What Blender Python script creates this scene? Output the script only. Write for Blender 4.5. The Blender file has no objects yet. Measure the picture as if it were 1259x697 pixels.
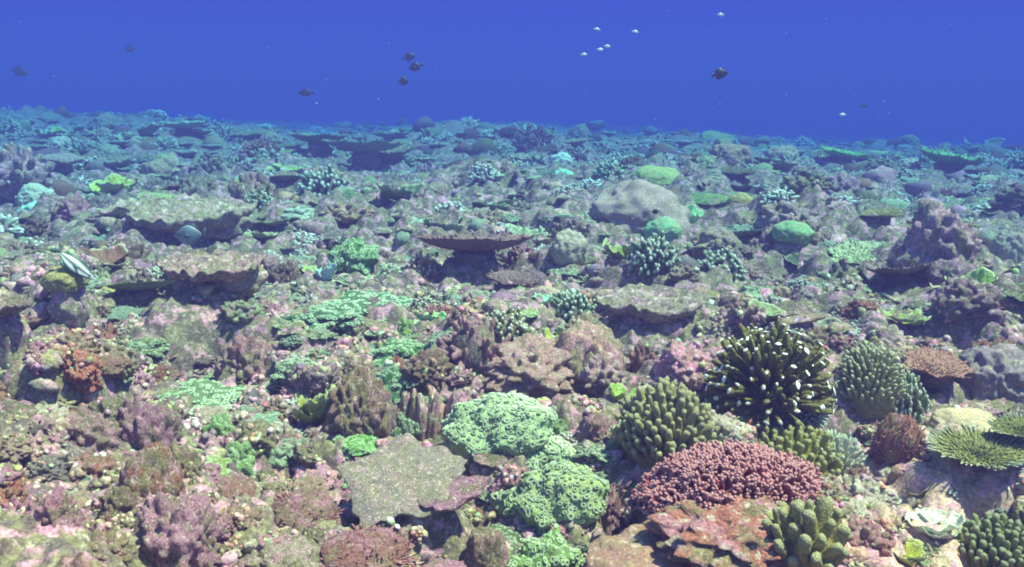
import bpy, bmesh, math, random
import numpy as np
from mathutils import Vector, Matrix, Quaternion, Euler
S = bpy.context.scene
COL = S.collection
R = math.radians
rnd = random.Random(11)
rg = np.random.default_rng(11)

def srgb(r, g, b):
    f = lambda c: (c / 12.92 if c <= .04045 else ((c + .055) / 1.055) ** 2.4)
    return (f(r / 255), f(g / 255), f(b / 255), 1.0)

# ------------------------------------------------------------------ camera
FPX, CU, CV, PITCH, CAMZ = 988.0, 629.5, 348.5, math.atan(238.5 / 988.0), 1.0     # photograph pixels
cam_d = bpy.data.cameras.new('camera')
cam = bpy.data.objects.new('camera', cam_d)
COL.objects.link(cam)
cam.location = (0, 0, CAMZ)
cam.rotation_euler = (R(90) - PITCH, 0, 0)
cam_d.sensor_fit = 'HORIZONTAL'
cam_d.angle = 2 * math.atan(1259 / 2 / FPX)
cam_d.clip_start, cam_d.clip_end = 0.02, 2000
S.camera = cam

# ------------------------------------------------------------------ world: open water all round, daylight from above
SUN_EL, SUN_AZ = R(66), R(96)        # azimuth clockwise from +Y (the viewing direction)
WATER = srgb(50, 78, 216)
w = bpy.data.worlds.new('World'); S.world = w; w.use_nodes = True
nt = w.node_tree; nt.nodes.clear()
out = nt.nodes.new('ShaderNodeOutputWorld')
sky = nt.nodes.new('ShaderNodeTexSky'); sky.sky_type = 'NISHITA'; sky.sun_disc = False
sky.sun_elevation = SUN_EL; sky.sun_rotation = SUN_AZ
b1 = nt.nodes.new('ShaderNodeBackground'); b1.inputs['Strength'].default_value = 0.075
b2 = nt.nodes.new('ShaderNodeBackground'); b2.inputs['Color'].default_value = WATER; b2.inputs['Strength'].default_value = 0.28
tc = nt.nodes.new('ShaderNodeTexCoord'); sp = nt.nodes.new('ShaderNodeSeparateXYZ')
mr = nt.nodes.new('ShaderNodeMapRange'); mr.interpolation_type = 'SMOOTHSTEP'
mr.inputs['From Min'].default_value = 0.13; mr.inputs['From Max'].default_value = 0.5
mx = nt.nodes.new('ShaderNodeMixShader')
L = nt.links.new
L(tc.outputs['Generated'], sp.inputs[0]); L(sp.outputs['Z'], mr.inputs['Value']); L(mr.outputs[0], mx.inputs['Fac'])
L(sky.outputs[0], b1.inputs['Color']); L(b2.outputs[0], mx.inputs[1]); L(b1.outputs[0], mx.inputs[2]); L(mx.outputs[0], out.inputs['Surface'])

sun_d = bpy.data.lights.new('sun', 'SUN'); sun_d.energy = 5.0; sun_d.angle = R(0.6); sun_d.color = (1.0, 0.71, 0.42)
sun = bpy.data.objects.new('sun', sun_d); COL.objects.link(sun)
sdir = Vector((math.sin(SUN_AZ) * math.cos(SUN_EL), math.cos(SUN_AZ) * math.cos(SUN_EL), math.sin(SUN_EL)))
sun.rotation_euler = sdir.to_track_quat('Z', 'Y').to_euler()

S.view_settings.view_transform = 'Standard'; S.view_settings.look = 'None'
S.view_settings.exposure = 1.8; S.view_settings.gamma = 1.0
S.cycles.use_denoising = True
S.cycles.max_bounces = 5; S.cycles.diffuse_bounces = 2; S.cycles.volume_bounces = 1
S.cycles.filter_width = 1.9

# ------------------------------------------------------------------ noise
_perm = np.random.default_rng(5).permutation(256); _perm = np.concatenate([_perm, _perm, _perm])
_g = np.random.default_rng(6).normal(size=(256, 3)); _g /= np.linalg.norm(_g, axis=1)[:, None]
def _h(i, j, k): return _perm[_perm[_perm[i & 255] + (j & 255)] + (k & 255)]
def perlin(P, sc=1.0, off=0.0):
    P = np.asarray(P, float) * sc + off
    if P.shape[1] == 2: P = np.column_stack([P, np.full(len(P), .37 + off)])
    I = np.floor(P).astype(int); F = P - I
    u = F * F * F * (F * (F * 6 - 15) + 10)
    o = 0
    for dx in (0, 1):
        wx = u[:, 0] if dx else 1 - u[:, 0]
        for dy in (0, 1):
            wy = u[:, 1] if dy else 1 - u[:, 1]
            for dz in (0, 1):
                wz = u[:, 2] if dz else 1 - u[:, 2]
                g = _g[_h(I[:, 0] + dx, I[:, 1] + dy, I[:, 2] + dz)]
                o = o + wx * wy * wz * ((F - (dx, dy, dz)) * g).sum(1)
    return o * 1.6
def fbm(P, sc, n=3, off=0.0):
    o = 0; a = 1.0
    for k in range(n): o = o + a * perlin(P, sc * 2.1 ** k, off + 7.3 * k); a *= .5
    return o
def worley(P, sc=1.0, off=0.0):
    P = np.asarray(P, float) * sc + off
    two = P.shape[1] == 2
    if two: P = np.column_stack([P, np.full(len(P), .5)])
    I = np.floor(P).astype(int)
    F1 = np.full(len(P), 9.0); ID = np.zeros(len(P), int)
    for dx in (-1, 0, 1):
        for dy in (-1, 0, 1):
            for dz in ((0,) if two else (-1, 0, 1)):
                h = _h(I[:, 0] + dx, I[:, 1] + dy, I[:, 2] + dz)
                q = np.column_stack([I[:, 0] + dx + _perm[h] / 255, I[:, 1] + dy + _perm[h + 77] / 255, I[:, 2] + dz + (.5 if two else _perm[h + 151] / 255)])
                d = np.sqrt(((P - q) ** 2).sum(1)); m = d < F1
                F1[m] = d[m]; ID[m] = h[m]
    return F1, ID
def sm(a, b, x):
    t = np.clip((x - a) / (b - a), 0, 1); return t * t * (3 - 2 * t)

# ------------------------------------------------------------------ pixel <-> reef helpers
_cp, _spt = math.cos(PITCH), math.sin(PITCH)
def ray(u, v):
    x, y = (u - CU) / FPX, (CV - v) / FPX
    return np.array([x, _cp + y * _spt, -_spt + y * _cp])
def proj(p):
    d = _cp * p[1] - _spt * (p[2] - CAMZ); yy = _spt * p[1] + _cp * (p[2] - CAMZ)
    return CU + FPX * p[0] / d, CV - FPX * yy / d, d
def flat(u, v, z=0.0):
    r = ray(u, v); t = (z - CAMZ) / r[2]; return np.array([0, 0, CAMZ]) + t * r
PITS = []
for (u, v, rp, dep) in [(22, 450, 42, .20), (235, 325, 40, .12), (250, 450, 40, .12), (705, 500, 30, .14), (545, 680, 34, .10), (770, 625, 26, .10),
                        (960, 335, 36, .12), (1165, 425, 50, .12), (880, 360, 34, .10), (10, 590, 36, .12), (268, 555, 24, .08), (445, 215, 40, .2), (90, 245, 22, .12),
                        (700, 280, 30, .12), (770, 365, 30, .10), (1230, 610, 30, .1), (580, 355, 40, .08)]:
    p = flat(u, v); PITS.append((p[0], p[1], rp * np.hypot(p[1], CAMZ) / FPX, dep))
MOUNDS = []
for (u, v, rp, hh) in [(110, 545, 80, .07), (215, 660, 90, .08), (45, 620, 60, .06), (270, 400, 90, .09), (440, 530, 60, .06), (620, 540, 80, .05), (895, 630, 110, .07), (1146, 330, 60, .16), (790, 268, 70, .12), (85, 400, 55, .10),
                       (1200, 550, 80, .07), (715, 455, 70, .06), (580, 450, 70, .06), (965, 285, 60, .14), (395, 245, 55, .14), (310, 250, 50, .14), (180, 290, 80, .12), (30, 240, 50, .2), (1185, 390, 70, .08), (350, 690, 80, .05), (940, 500, 70, .06), (620, 240, 60, .14), (520, 300, 70, .08), (1060, 300, 60, .1)]:
    p = flat(u, v); MOUNDS.append((p[0], p[1], rp * np.hypot(p[1], CAMZ) / FPX, hh))
def terrain(x, y):
    x = np.asarray(x, float); y = np.asarray(y, float); P = np.column_stack([x.ravel(), y.ravel()])
    xx, yy = P[:, 0], P[:, 1]
    z = .065 * perlin(P, 1.1, 3.1) + .045 * perlin(P, 2.9, 9.2)
    z += (.085 * sm(-.08, .2, perlin(P, 1.9, 21)) + .05 * sm(-.05, .2, perlin(P, 3.9, 27))) * (1 - .5 * sm(6, 12, yy)) - .06
    z += sm(3.5, 9, yy) * (.16 * perlin(P, .42, 1.7) + .10 * perlin(P, .9, 4.4))
    z += .42 * sm(9, 15, yy) * sm(.22, .5, -xx / np.maximum(yy, 1)) + .12 * np.exp(-((xx + .2) ** 2 + (yy - 20) ** 2) / 18)
    z += sm(9, 18, yy) * (.30 * perlin(P, .13, 2.2) + .22 * perlin(P, .31, 6.1)) - .05 * np.maximum(xx, 0) * sm(8, 20, yy)
    z -= .03 * np.maximum(yy - 14, 0) * sm(14, 24, yy)
    z += .10 * sm(.3, .6, -xx / np.maximum(yy, .5)) * (1 - sm(3, 5, yy))
    for (px, py, r, d) in MOUNDS:
        z += d * np.exp(-(((xx - px) ** 2 + ((yy - py) * .9) ** 2) / r ** 2) ** 1.5)
    for (px, py, r, d) in PITS:
        d = d * 1.4
        z -= d * np.exp(-(((xx - px) ** 2 + ((yy - py) * .8) ** 2) / r ** 2) ** 2)
    return z.reshape(x.shape)
def T1(x, y): return float(terrain(np.array([x]), np.array([y]))[0])
def at(u, v):
    """the point of the reef floor seen at a photograph pixel, and metres per pixel there"""
    z = 0.0
    r = ray(u, max(v, 138))
    for k in range(14):
        t = (z - CAMZ) / r[2]; p = np.array([0, 0, CAMZ]) + t * r
        z = .5 * z + .5 * T1(p[0], p[1])
    return p, (_cp * p[1] - _spt * (p[2] - CAMZ)) / FPX

# ------------------------------------------------------------------ materials
def nodes(name):
    m = bpy.data.materials.new(name); m.use_nodes = True
    t = m.node_tree; b = t.nodes['Principled BSDF']
    b.inputs['Roughness'].default_value = .85; b.inputs['Specular IOR Level'].default_value = .15
    return m, t, b
def mixc(t, fac, a, b, mode='MIX'):
    n = t.nodes.new('ShaderNodeMix'); n.data_type = 'RGBA'; n.blend_type = mode
    for sock, val in ((n.inputs[0], fac), (n.inputs[6], a), (n.inputs[7], b)):
        if hasattr(val, 'links'): t.links.new(val, sock)
        else: sock.default_value = val
    return n.outputs[2]
def ramp(t, val, a, b, lo=0.0, hi=1.0):
    n = t.nodes.new('ShaderNodeMapRange'); n.interpolation_type = 'SMOOTHSTEP'
    t.links.new(val, n.inputs[0]); n.inputs[1].default_value = a; n.inputs[2].default_value = b
    n.inputs[3].default_value = lo; n.inputs[4].default_value = hi
    return n.outputs[0]
def noise(t, vec, sc, det=4, ro=.6):
    n = t.nodes.new('ShaderNodeTexNoise'); n.inputs['Scale'].default_value = sc; n.inputs['Detail'].default_value = det; n.inputs['Roughness'].default_value = ro
    t.links.new(vec, n.inputs['Vector']); return n.outputs['Fac']
def shifted(t, world=False):
    if world:
        return t.nodes.new('ShaderNodeNewGeometry').outputs['Position']
    c = t.nodes.new('ShaderNodeTexCoord'); o = t.nodes.new('ShaderNodeObjectInfo')
    m = t.nodes.new('ShaderNodeMath'); m.operation = 'MULTIPLY'; m.inputs[1].default_value = 40
    a = t.nodes.new('ShaderNodeVectorMath'); a.operation = 'ADD'
    t.links.new(o.outputs['Random'], m.inputs[0]); t.links.new(c.outputs['Object'], a.inputs[0]); t.links.new(m.outputs[0], a.inputs[1])
    return a.outputs[0]
def bump(t, b, h, strength, dist):
    n = t.nodes.new('ShaderNodeBump'); n.inputs['Strength'].default_value = strength; n.inputs['Distance'].default_value = dist
    t.links.new(h, n.inputs['Height']); t.links.new(n.outputs[0], b.inputs['Normal'])
def base_col(t, attr):
    if attr:
        n = t.nodes.new('ShaderNodeAttribute'); n.attribute_name = 'Col'; return n.outputs['Color']
    return t.nodes.new('ShaderNodeObjectInfo').outputs['Color']
def encrust(name, attr=False, k=1.0, turf=.8, pink=.5, pale=.8, dark=.7, dist=.03, tan=.25, lo=.6, hi=1.4):
    """reef rock: base colour of the object under turf algae, pink coralline crust, pale spots"""
    m, t, b = nodes(name)
    v = shifted(t, attr)
    c = base_col(t, attr)
    c = mixc(t, tan, c, (.30, .25, .21, 1))
    c = mixc(t, ramp(t, noise(t, v, 1.9 * k), .46, .58, 0, turf), c, (.25, .24, .12, 1))
    c = mixc(t, ramp(t, noise(t, v, 2.7 * k, 5), .50, .62, 0, pink), c, (.60, .29, .43, 1))
    c = mixc(t, ramp(t, noise(t, v, 6.5 * k, 4), .55, .66, 0, pale), c, (.66, .58, .50, 1))
    c = mixc(t, ramp(t, noise(t, v, 5.3 * k, 3), .58, .70, 0, dark), c, (.09, .06, .06, 1))
    n3 = noise(t, v, 15 * k, 5, .7)
    c = mixc(t, 1.0, c, mixc(t, ramp(t, n3, .32, .68), (lo, lo, lo, 1), (hi, hi, hi, 1)), 'MULTIPLY')
    t.links.new(c, b.inputs['Base Color'])
    bump(t, b, n3, .8, dist)
    return m
def coral(name, tip=(.75, .8, .75, 1), blotch=.35, k=1.0, dist=.02, attr=False):
    """living coral: colour of the object, paler growing tips (the tip attribute), mottled"""
    m, t, b = nodes(name)
    v = shifted(t, attr)
    c = base_col(t, attr)
    n1 = noise(t, v, 5 * k, 4); n2 = noise(t, v, 22 * k, 3)
    c = mixc(t, ramp(t, n1, .48, .68, 0, blotch), c, (.16, .12, .09, 1))
    c = mixc(t, 1.0, c, mixc(t, ramp(t, n2, .3, .7), (.6, .6, .6, 1), (1.3, 1.3, 1.3, 1)), 'MULTIPLY')
    a = t.nodes.new('ShaderNodeAttribute'); a.attribute_name = 'tip'
    c = mixc(t, a.outputs['Fac'], c, tip)
    t.links.new(c, b.inputs['Base Color'])
    bump(t, b, n2, .6, dist)
    return m
M = {}
M['ground'] = encrust('reef_floor', True, 7, .6, .6, .4, .6, .006, .25, .6, 1.4)
M['bits'] = encrust('rubble_bits', True, 7, .5, .5, .5, .4, .005, .25, .6, 1.5)
M['rock'] = encrust('encrusted_rock')
M['rock_pink'] = encrust('pink_crusted_rock', False, .8, .6, .75, .6, .5)
M['rock_turf'] = encrust('turf_covered_rock', False, .9, .95, .25, .7, .4)
M['rock_bare'] = encrust('bare_reef_rock', False, .8, .5, .2, .5, .8, .03, .1)
M['rock_pale'] = encrust('pale_reef_rock', False, 1.3, .45, .35, 1.0, .4)
M['clean'] = encrust('worn_rock', False, 1.0, .35, .15, .45, .25, .008, .05, .75, 1.25)
M['coral'] = coral('coral_pale_tips')
M['green'] = coral('coral_green', (.46, .56, .40, 1), .35)
M['far'] = coral('coral_far', (.5, .6, .5, 1), .3, attr=True, k=4)
M['white'] = coral('coral_white_tips', (.75, .78, .68, 1), .3)
M['soft'] = coral('coral_soft_tips', (.44, .23, .24, 1), .4)
M['blue'] = coral('coral_blue_fringe', (.80, .86, .72, 1), .25)
M['slab'] = encrust('silted_slab', False, 2.2, .45, .25, .55, .15, .010, .1, .55, 1.4)
M['leaf'] = coral('coral_leaf', (.62, .66, .42, 1), .45, .6)
M['dark'] = encrust('dark_base_rock', False, 1.0, .6, .4, .3)  # rock of coral bases, stalks and ledge feet, with fewer pale spots
M['rock_m'] = encrust('encrusted_rock_fine', False, 9, .8, .5, .7, .7, .004)
M['clean_m'] = encrust('worn_coral_head', False, 9, .45, .12, .45, .35, .004, .05, .6, 1.35)
M['green_m'] = coral('colony_green', (.46, .56, .40, 1), .5, 9, .004)
M['soft_m'] = coral('red_branchlets', (.46, .26, .27, 1), .6, 9, .002)
M['finger'] = coral('rough_fingers', (.50, .56, .40, 1), .5, .35, .25)
M['finger_pale'] = coral('pale_rough_fingers', (.80, .86, .72, 1), .35, .35, .2)
M['brown_m'] = coral('olive_branches', (.4, .42, .26, 1), .5, .8, .12)
def plain(name, col, rough=.5, spec=.4, attr=False):
    m, t, b = nodes(name); b.inputs['Roughness'].default_value = rough; b.inputs['Specular IOR Level'].default_value = spec
    n = noise(t, shifted(t), 9, 3)
    c = base_col(t, True) if attr else col
    c = mixc(t, 1.0, c, mixc(t, ramp(t, n, .3, .7), (.8, .8, .8, 1), (1.15, 1.15, 1.15, 1)), 'MULTIPLY')
    t.links.new(c, b.inputs['Base Color']); return m
M['fish'] = plain('fish_scales', None, .45, .5, True)
M['eye'] = plain('fish_eye', (.01, .01, .012, 1), .15, .6)
M['snow'] = plain('white_tip_flesh', (.86, .88, .80, 1), .8, .2)

# ------------------------------------------------------------------ mesh helpers
class MB:
    def __init__(s): s.V, s.F, s.t, s.c, s.n = [], [], [], [], 0
    def add(s, V, F, tip=None, col=None):
        V = np.asarray(V, float); s.V.append(V)
        for f in (F if isinstance(F, list) else [F]): s.F.append(np.asarray(f, int) + s.n)
        s.t.append(np.zeros(len(V)) if tip is None else np.broadcast_to(np.asarray(tip, float), (len(V),)))
        s.c.append(np.ones((len(V), 4)) if col is None else np.broadcast_to(np.asarray(col, float), (len(V), 4)))
        s.n += len(V); return s
    def mesh(s, name, mat, col=False):
        V = np.concatenate(s.V); me = bpy.data.meshes.new(name)
        me.vertices.add(len(V)); me.vertices.foreach_set('co', V.astype(np.float32).ravel())
        idx = np.concatenate([f.ravel() for f in s.F]); tot = np.concatenate([np.full(len(f), f.shape[1]) for f in s.F])
        me.loops.add(len(idx)); me.loops.foreach_set('vertex_index', idx.astype(np.int32))
        me.polygons.add(len(tot)); me.polygons.foreach_set('loop_start', np.concatenate([[0], np.cumsum(tot)[:-1]]).astype(np.int32))
        me.polygons.foreach_set('use_smooth', np.ones(len(tot), bool))
        me.update(calc_edges=True)
        a = me.attributes.new('tip', 'FLOAT', 'POINT'); a.data.foreach_set('value', np.concatenate(s.t).astype(np.float32))
        if col:
            a = me.attributes.new('Col', 'FLOAT_COLOR', 'POINT'); a.data.foreach_set('color', np.concatenate(s.c).astype(np.float32).ravel())
        me.materials.append(mat)
        return me
def ob(name, me, parent=None, loc=(0, 0, 0), rot=(0, 0, 0), scale=1.0, color=None, kind=None):
    o = bpy.data.objects.new(name, me); COL.objects.link(o)
    o.parent = parent; o.location = loc
    if isinstance(rot, Quaternion): o.rotation_mode = 'QUATERNION'; o.rotation_quaternion = rot
    else: o.rotation_euler = rot
    o.scale = (scale,) * 3 if isinstance(scale, (int, float)) else scale
    if color is not None: o.color = color
    if kind: o['kind'] = kind
    return o
def tag(o, label, cat, group=None):
    o['label'] = label; o['category'] = cat
    if group: o['group'] = group
    return o
_ico = {}
def ico(sub):
    if sub not in _ico:
        bm = bmesh.new(); bmesh.ops.create_icosphere(bm, subdivisions=sub, radius=1)
        bm.verts.ensure_lookup_table()
        _ico[sub] = (np.array([v.co[:] for v in bm.verts]), np.array([[v.index for v in f.verts] for f in bm.faces])); bm.free()
    return _ico[sub]
def lump(seed, sub=4, low=.30, knob=.0, ks=2.6, mid=.14, fine=.05, sq=(1, 1, .8)):
    V, F = ico(sub); s = seed * 13.7
    d = 1 + low * perlin(V, 1.25, s) + mid * perlin(V, 3.6, s + 3) + fine * perlin(V, 9.5, s + 5)
    if knob: d = d + knob * (.62 - worley(V, ks, s)[0]) + knob * .35 * (.6 - worley(V, ks * 2.3, s + 8)[0])
    return V * d[:, None] * np.array(sq), F
def fib(n, zmin=-.1, jit=.0, g=rg):
    i = np.arange(n) + .5; z = 1 - (1 - zmin) * i / n; a = i * 2.399963
    P = np.column_stack([np.sqrt(np.maximum(0, 1 - z * z)) * np.cos(a), np.sqrt(np.maximum(0, 1 - z * z)) * np.sin(a), z])
    P = P + g.normal(size=P.shape) * jit
    return P / np.linalg.norm(P, axis=1)[:, None]
def tubes(P0, P1, R0, R1, n=6, bend=None, ts=(0, .3, .62, .86, .97), pw=3.0):
    """rounded tapering branches, all at once; tip attribute rises towards each end"""
    P0 = np.asarray(P0, float); P1 = np.asarray(P1, float); N = len(P0)
    R0 = np.broadcast_to(np.asarray(R0, float), (N,)); R1 = np.broadcast_to(np.asarray(R1, float), (N,))
    d = P1 - P0; wv = d / np.maximum(np.linalg.norm(d, axis=1), 1e-9)[:, None]
    ref = np.where(np.abs(wv[:, 2:3]) > .9, np.array([[1.0, 0, 0]]), np.array([[0, 0, 1.0]]))
    a = np.cross(wv, ref); a /= np.linalg.norm(a, axis=1)[:, None]; b = np.cross(wv, a)
    ang = np.arange(n) * 2 * math.pi / n; m = len(ts)
    V = np.zeros((N, m * n + 1, 3)); tip = np.zeros((N, m * n + 1))
    for k, t in enumerate(ts):
        r = R0 + (R1 - R0) * t
        if k == m - 1: r = r * .62
        c = P0 + d * t
        if bend is not None: c = c + bend * (4 * t * (1 - t))
        V[:, k * n:(k + 1) * n] = c[:, None] + r[:, None, None] * (np.cos(ang)[None, :, None] * a[:, None] + np.sin(ang)[None, :, None] * b[:, None])
        tip[:, k * n:(k + 1) * n] = t ** pw
    V[:, -1] = P1 + wv * (R1 * .25)[:, None]; tip[:, -1] = 1
    q = [[k * n + j, k * n + (j + 1) % n, (k + 1) * n + (j + 1) % n, (k + 1) * n + j] for k in range(m - 1) for j in range(n)]
    tr = [[(m - 1) * n + j, (m - 1) * n + (j + 1) % n, m * n] for j in range(n)]
    o = (np.arange(N) * (m * n + 1))[:, None, None]
    return V.reshape(-1, 3), [(np.array(q)[None] + o).reshape(-1, 4), (np.array(tr)[None] + o).reshape(-1, 3)], tip.ravel()
def plate(seed, na=56, nr=14, lobe=.22, cup=.25, thick=.07, rough=.04, sq=.8, a0=0, a1=2 * math.pi, wave=.06, corners=0):
    """a coral plate of radius 1: lobed outline, uneven top, real thickness, thin rounded rim"""
    s = seed * 7.9; full = a1 - a0 > 6.2
    th = a0 + (a1 - a0) * np.arange(na) / (na if full else na - 1)
    C = np.column_stack([np.cos(th), np.sin(th)])
    out = 1 + lobe * perlin(C, 1.5, s) + lobe * .55 * perlin(C, 4.2, s + 2) + lobe * .14 * perlin(C, 11, s + 4)
    if corners: out = out * (math.cos(math.pi / corners) / np.cos((th % (2 * math.pi / corners)) - math.pi / corners)) * 1.12
    rr = (np.arange(1, nr + 1) / nr) ** .8
    X = rr[:, None] * (out * C[:, 0])[None]; Y = rr[:, None] * (out * C[:, 1] * sq)[None]
    P = np.column_stack([X.ravel(), Y.ravel()]); r2 = np.repeat(rr, na)
    z = cup * r2 ** 2 + rough * perlin(P, 6, s) + rough * .6 * perlin(P, 15, s + 1) + wave * r2 ** 2 * perlin(P, 2.0, s + 6)
    tk = thick * (1.25 - .9 * r2 ** 2)
    top = np.column_stack([P, z]); bot = np.column_stack([P * (1 - .05 * r2 ** 4)[:, None], z - tk])
    V = np.concatenate([top, bot, [[0, 0, z[:na].mean() * .6]], [[0, 0, z[:na].mean() * .6 - thick * 1.2]]])
    n = na * nr; q = []; t = []
    J = na if full else na - 1
    for j in range(J):
        j2 = (j + 1) % na
        for i in range(nr - 1):
            q.append([i * na + j, (i + 1) * na + j, (i + 1) * na + j2, i * na + j2])
            q.append([n + i * na + j, n + i * na + j2, n + (i + 1) * na + j2, n + (i + 1) * na + j])
        o = (nr - 1) * na
        q.append([o + j, n + o + j, n + o + j2, o + j2])
        t += [[2 * n, j, j2], [2 * n + 1, n + j2, n + j]]
    if not full:
        for j, flip in ((0, 0), (na - 1, 1)):
            for i in range(nr - 1):
                f = [i * na + j, n + i * na + j, n + (i + 1) * na + j, (i + 1) * na + j]; q.append(f[::-1] if flip else f)
    tip = np.concatenate([sm(.86, 1.0, r2) * .8, sm(.9, 1.0, r2) * .4, [0, 0]])
    return V, [np.array(q), np.array(t)], tip
def rings(P, N, r, fat=.34, seg=9, g=rg, elong=.5):
    """little raised polyp rings lying on points P with normals N"""
    n = len(P); ref = g.normal(size=(n, 3)); a = np.cross(N, ref); a /= np.linalg.norm(a, axis=1)[:, None]; b = np.cross(N, a)
    ex = 1 + g.random(n) * elong; r = np.broadcast_to(np.asarray(r, float), (n,)) * (.75 + .5 * g.random(n))
    th = np.arange(seg) * 2 * math.pi / seg; ps = [(1.0, -.5), (1 + fat * .6, .05), (1.0, .38), (1 - fat, .30), (1 - fat * 1.7, .06)]
    V = np.zeros((n, seg * 5, 3)); tp = np.zeros((n, seg * 5))
    for k, (rad, hh) in enumerate(ps):
        c = (np.cos(th) * rad)[None, :, None] * (a * (r * ex)[:, None])[:, None] + (np.sin(th) * rad)[None, :, None] * (b * (r / ex ** .5)[:, None])[:, None]
        V[:, k * seg:(k + 1) * seg] = P[:, None] + c + (N * (r * hh)[:, None])[:, None]
        tp[:, k * seg:(k + 1) * seg] = (.1, .35, 1, .8, 0)[k]
    q = np.array([[k * seg + j, k * seg + (j + 1) % seg, (k + 1) * seg + (j + 1) % seg, (k + 1) * seg + j] for k in range(4) for j in range(seg)])
    return V.reshape(-1, 3), (q[None] + (np.arange(n) * seg * 5)[:, None, None]).reshape(-1, 4), tp.ravel()
def normals(V, F):
    n = np.zeros_like(V)
    for f in (F if isinstance(F, list) else [F]):
        fn = np.cross(V[f[:, 1]] - V[f[:, 0]], V[f[:, 2]] - V[f[:, 0]])
        for k in range(f.shape[1]): np.add.at(n, f[:, k], fn)
    return n / np.maximum(np.linalg.norm(n, axis=1), 1e-12)[:, None]
def spread_on(V, F, n, zmin=-.2, g=rg, dmin=None):
    N = normals(V, F); ok = np.nonzero(N[:, 2] > zmin)[0]; g.shuffle(ok); pick = []
    if dmin is None:
        pick = list(ok[:n])
    else:
        for i in ok:
            if len(pick) >= n: break
            if not pick or ((V[pick] - V[i]) ** 2).sum(1).min() > dmin ** 2: pick.append(i)
    return V[pick], N[pick]

# ------------------------------------------------------------------ the reef floor: one sheet to the horizon
PINK, MAUVE, TAN, OLIVE, GREY, CREAM, ORANGE = srgb(168, 122, 134), srgb(132, 104, 118), srgb(150, 128, 108), srgb(118, 116, 84), srgb(122, 116, 116), srgb(186, 172, 156), srgb(172, 116, 92)
DGREEN, TEAL = srgb(92, 112, 80), srgb(104, 136, 118)
def build_floor():
    dense = np.arange(-300, 301) * R(86) / 600
    rest = np.linspace(R(43), R(317), 62)[1:-1]
    th = np.concatenate([dense, rest]); na = len(th)
    rr = [0.25, .5, .8, 1.05, 1.2]; r = 1.28
    while r < 12: rr.append(r); r *= 1.0063
    while r < 420: rr.append(r); r *= 1.025
    rr = np.array(rr); nr = len(rr)
    X = rr[:, None] * np.sin(th)[None]; Y = rr[:, None] * np.cos(th)[None]
    P = np.column_stack([X.ravel(), Y.ravel()]); D = np.repeat(rr, na)
    z = terrain(P[:, 0], P[:, 1])
    W = P + .025 * np.column_stack([perlin(P, 9, 2), perlin(P, 9, 8)])
    f1, i1 = worley(W, 9.5, 1); f2, i2 = worley(W, 23, 4); f3, i3 = worley(W, 3.2, 6)
    near = 1 - sm(5, 14, D); fine = 1 - sm(3, 6, D)
    amp = .5 + .8 * sm(-.3, .4, perlin(P, 1.6, 31))
    z += amp * near * .055 * (.6 - f1) + fine * .028 * (.6 - f2) + fine * .010 * perlin(P, 40, 3) + fine * .005 * perlin(P, 95, 5) + near * .02 * perlin(P, 7, 13)
    f4, i4 = worley(W, 5.2, 12)
    z += .10 * (.6 - f4) * sm(2.6, 5, D) * (1 - sm(14, 25, D)) + (.12 * (.6 - f3)) * sm(3, 8, D) * (1 - sm(40, 90, D)) + .03 * perlin(P, 14, 5) * sm(3, 5, D) * (1 - sm(9, 16, D))
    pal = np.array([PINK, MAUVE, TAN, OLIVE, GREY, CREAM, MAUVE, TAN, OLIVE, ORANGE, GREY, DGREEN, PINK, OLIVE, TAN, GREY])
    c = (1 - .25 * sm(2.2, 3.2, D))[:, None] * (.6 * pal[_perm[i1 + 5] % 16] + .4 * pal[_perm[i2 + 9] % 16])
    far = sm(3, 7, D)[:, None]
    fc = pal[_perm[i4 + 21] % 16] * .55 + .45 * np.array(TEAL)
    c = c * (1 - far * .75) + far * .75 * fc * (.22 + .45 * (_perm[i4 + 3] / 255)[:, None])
    c = c * .34  # whole floor darkened: shade of the gaps between corals put into its colour
    patch = np.zeros(len(P))
    for (u, v, rp) in [(1080, 625, 110), (1150, 575, 80), (960, 660, 70), (1220, 640, 80), (900, 665, 80), (1120, 670, 100)]:      # pale orange-pink limestone on the right
        q = flat(u, v); rad = rp * np.hypot(q[1], 1) / FPX
        patch = np.maximum(patch, np.exp(-((P[:, 0] - q[0]) ** 2 + ((P[:, 1] - q[1]) * .7) ** 2) / rad ** 2))
    warm = np.array(srgb(232, 190, 170)) * (.75 + .4 * (_perm[i2 + 3] / 255)[:, None])
    pm = (sm(.25, .6, patch + .25 * perlin(P, 8, 7)) * .85)[:, None]
    c = c * (1 - pm) + warm * pm
    c[:, 3] = 1
    V = np.column_stack([P, z]); V = np.concatenate([V, [[0, 0, T1(0, .1)]]])
    i = np.arange(nr - 1)[:, None]; j = np.arange(na)[None]; j2 = (j + 1) % na
    q = np.stack([i * na + j, i * na + j2, (i + 1) * na + j2, (i + 1) * na + j], -1).reshape(-1, 4)[:, ::-1]
    t = np.stack([np.full(na, nr * na), np.arange(na), (np.arange(na) + 1) % na], -1)[:, ::-1]
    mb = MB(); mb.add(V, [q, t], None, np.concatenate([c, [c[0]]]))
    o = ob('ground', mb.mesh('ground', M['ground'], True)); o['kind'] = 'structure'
    o['label'] = 'lumpy reef floor crusted with pink and olive algae'
build_floor()

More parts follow.
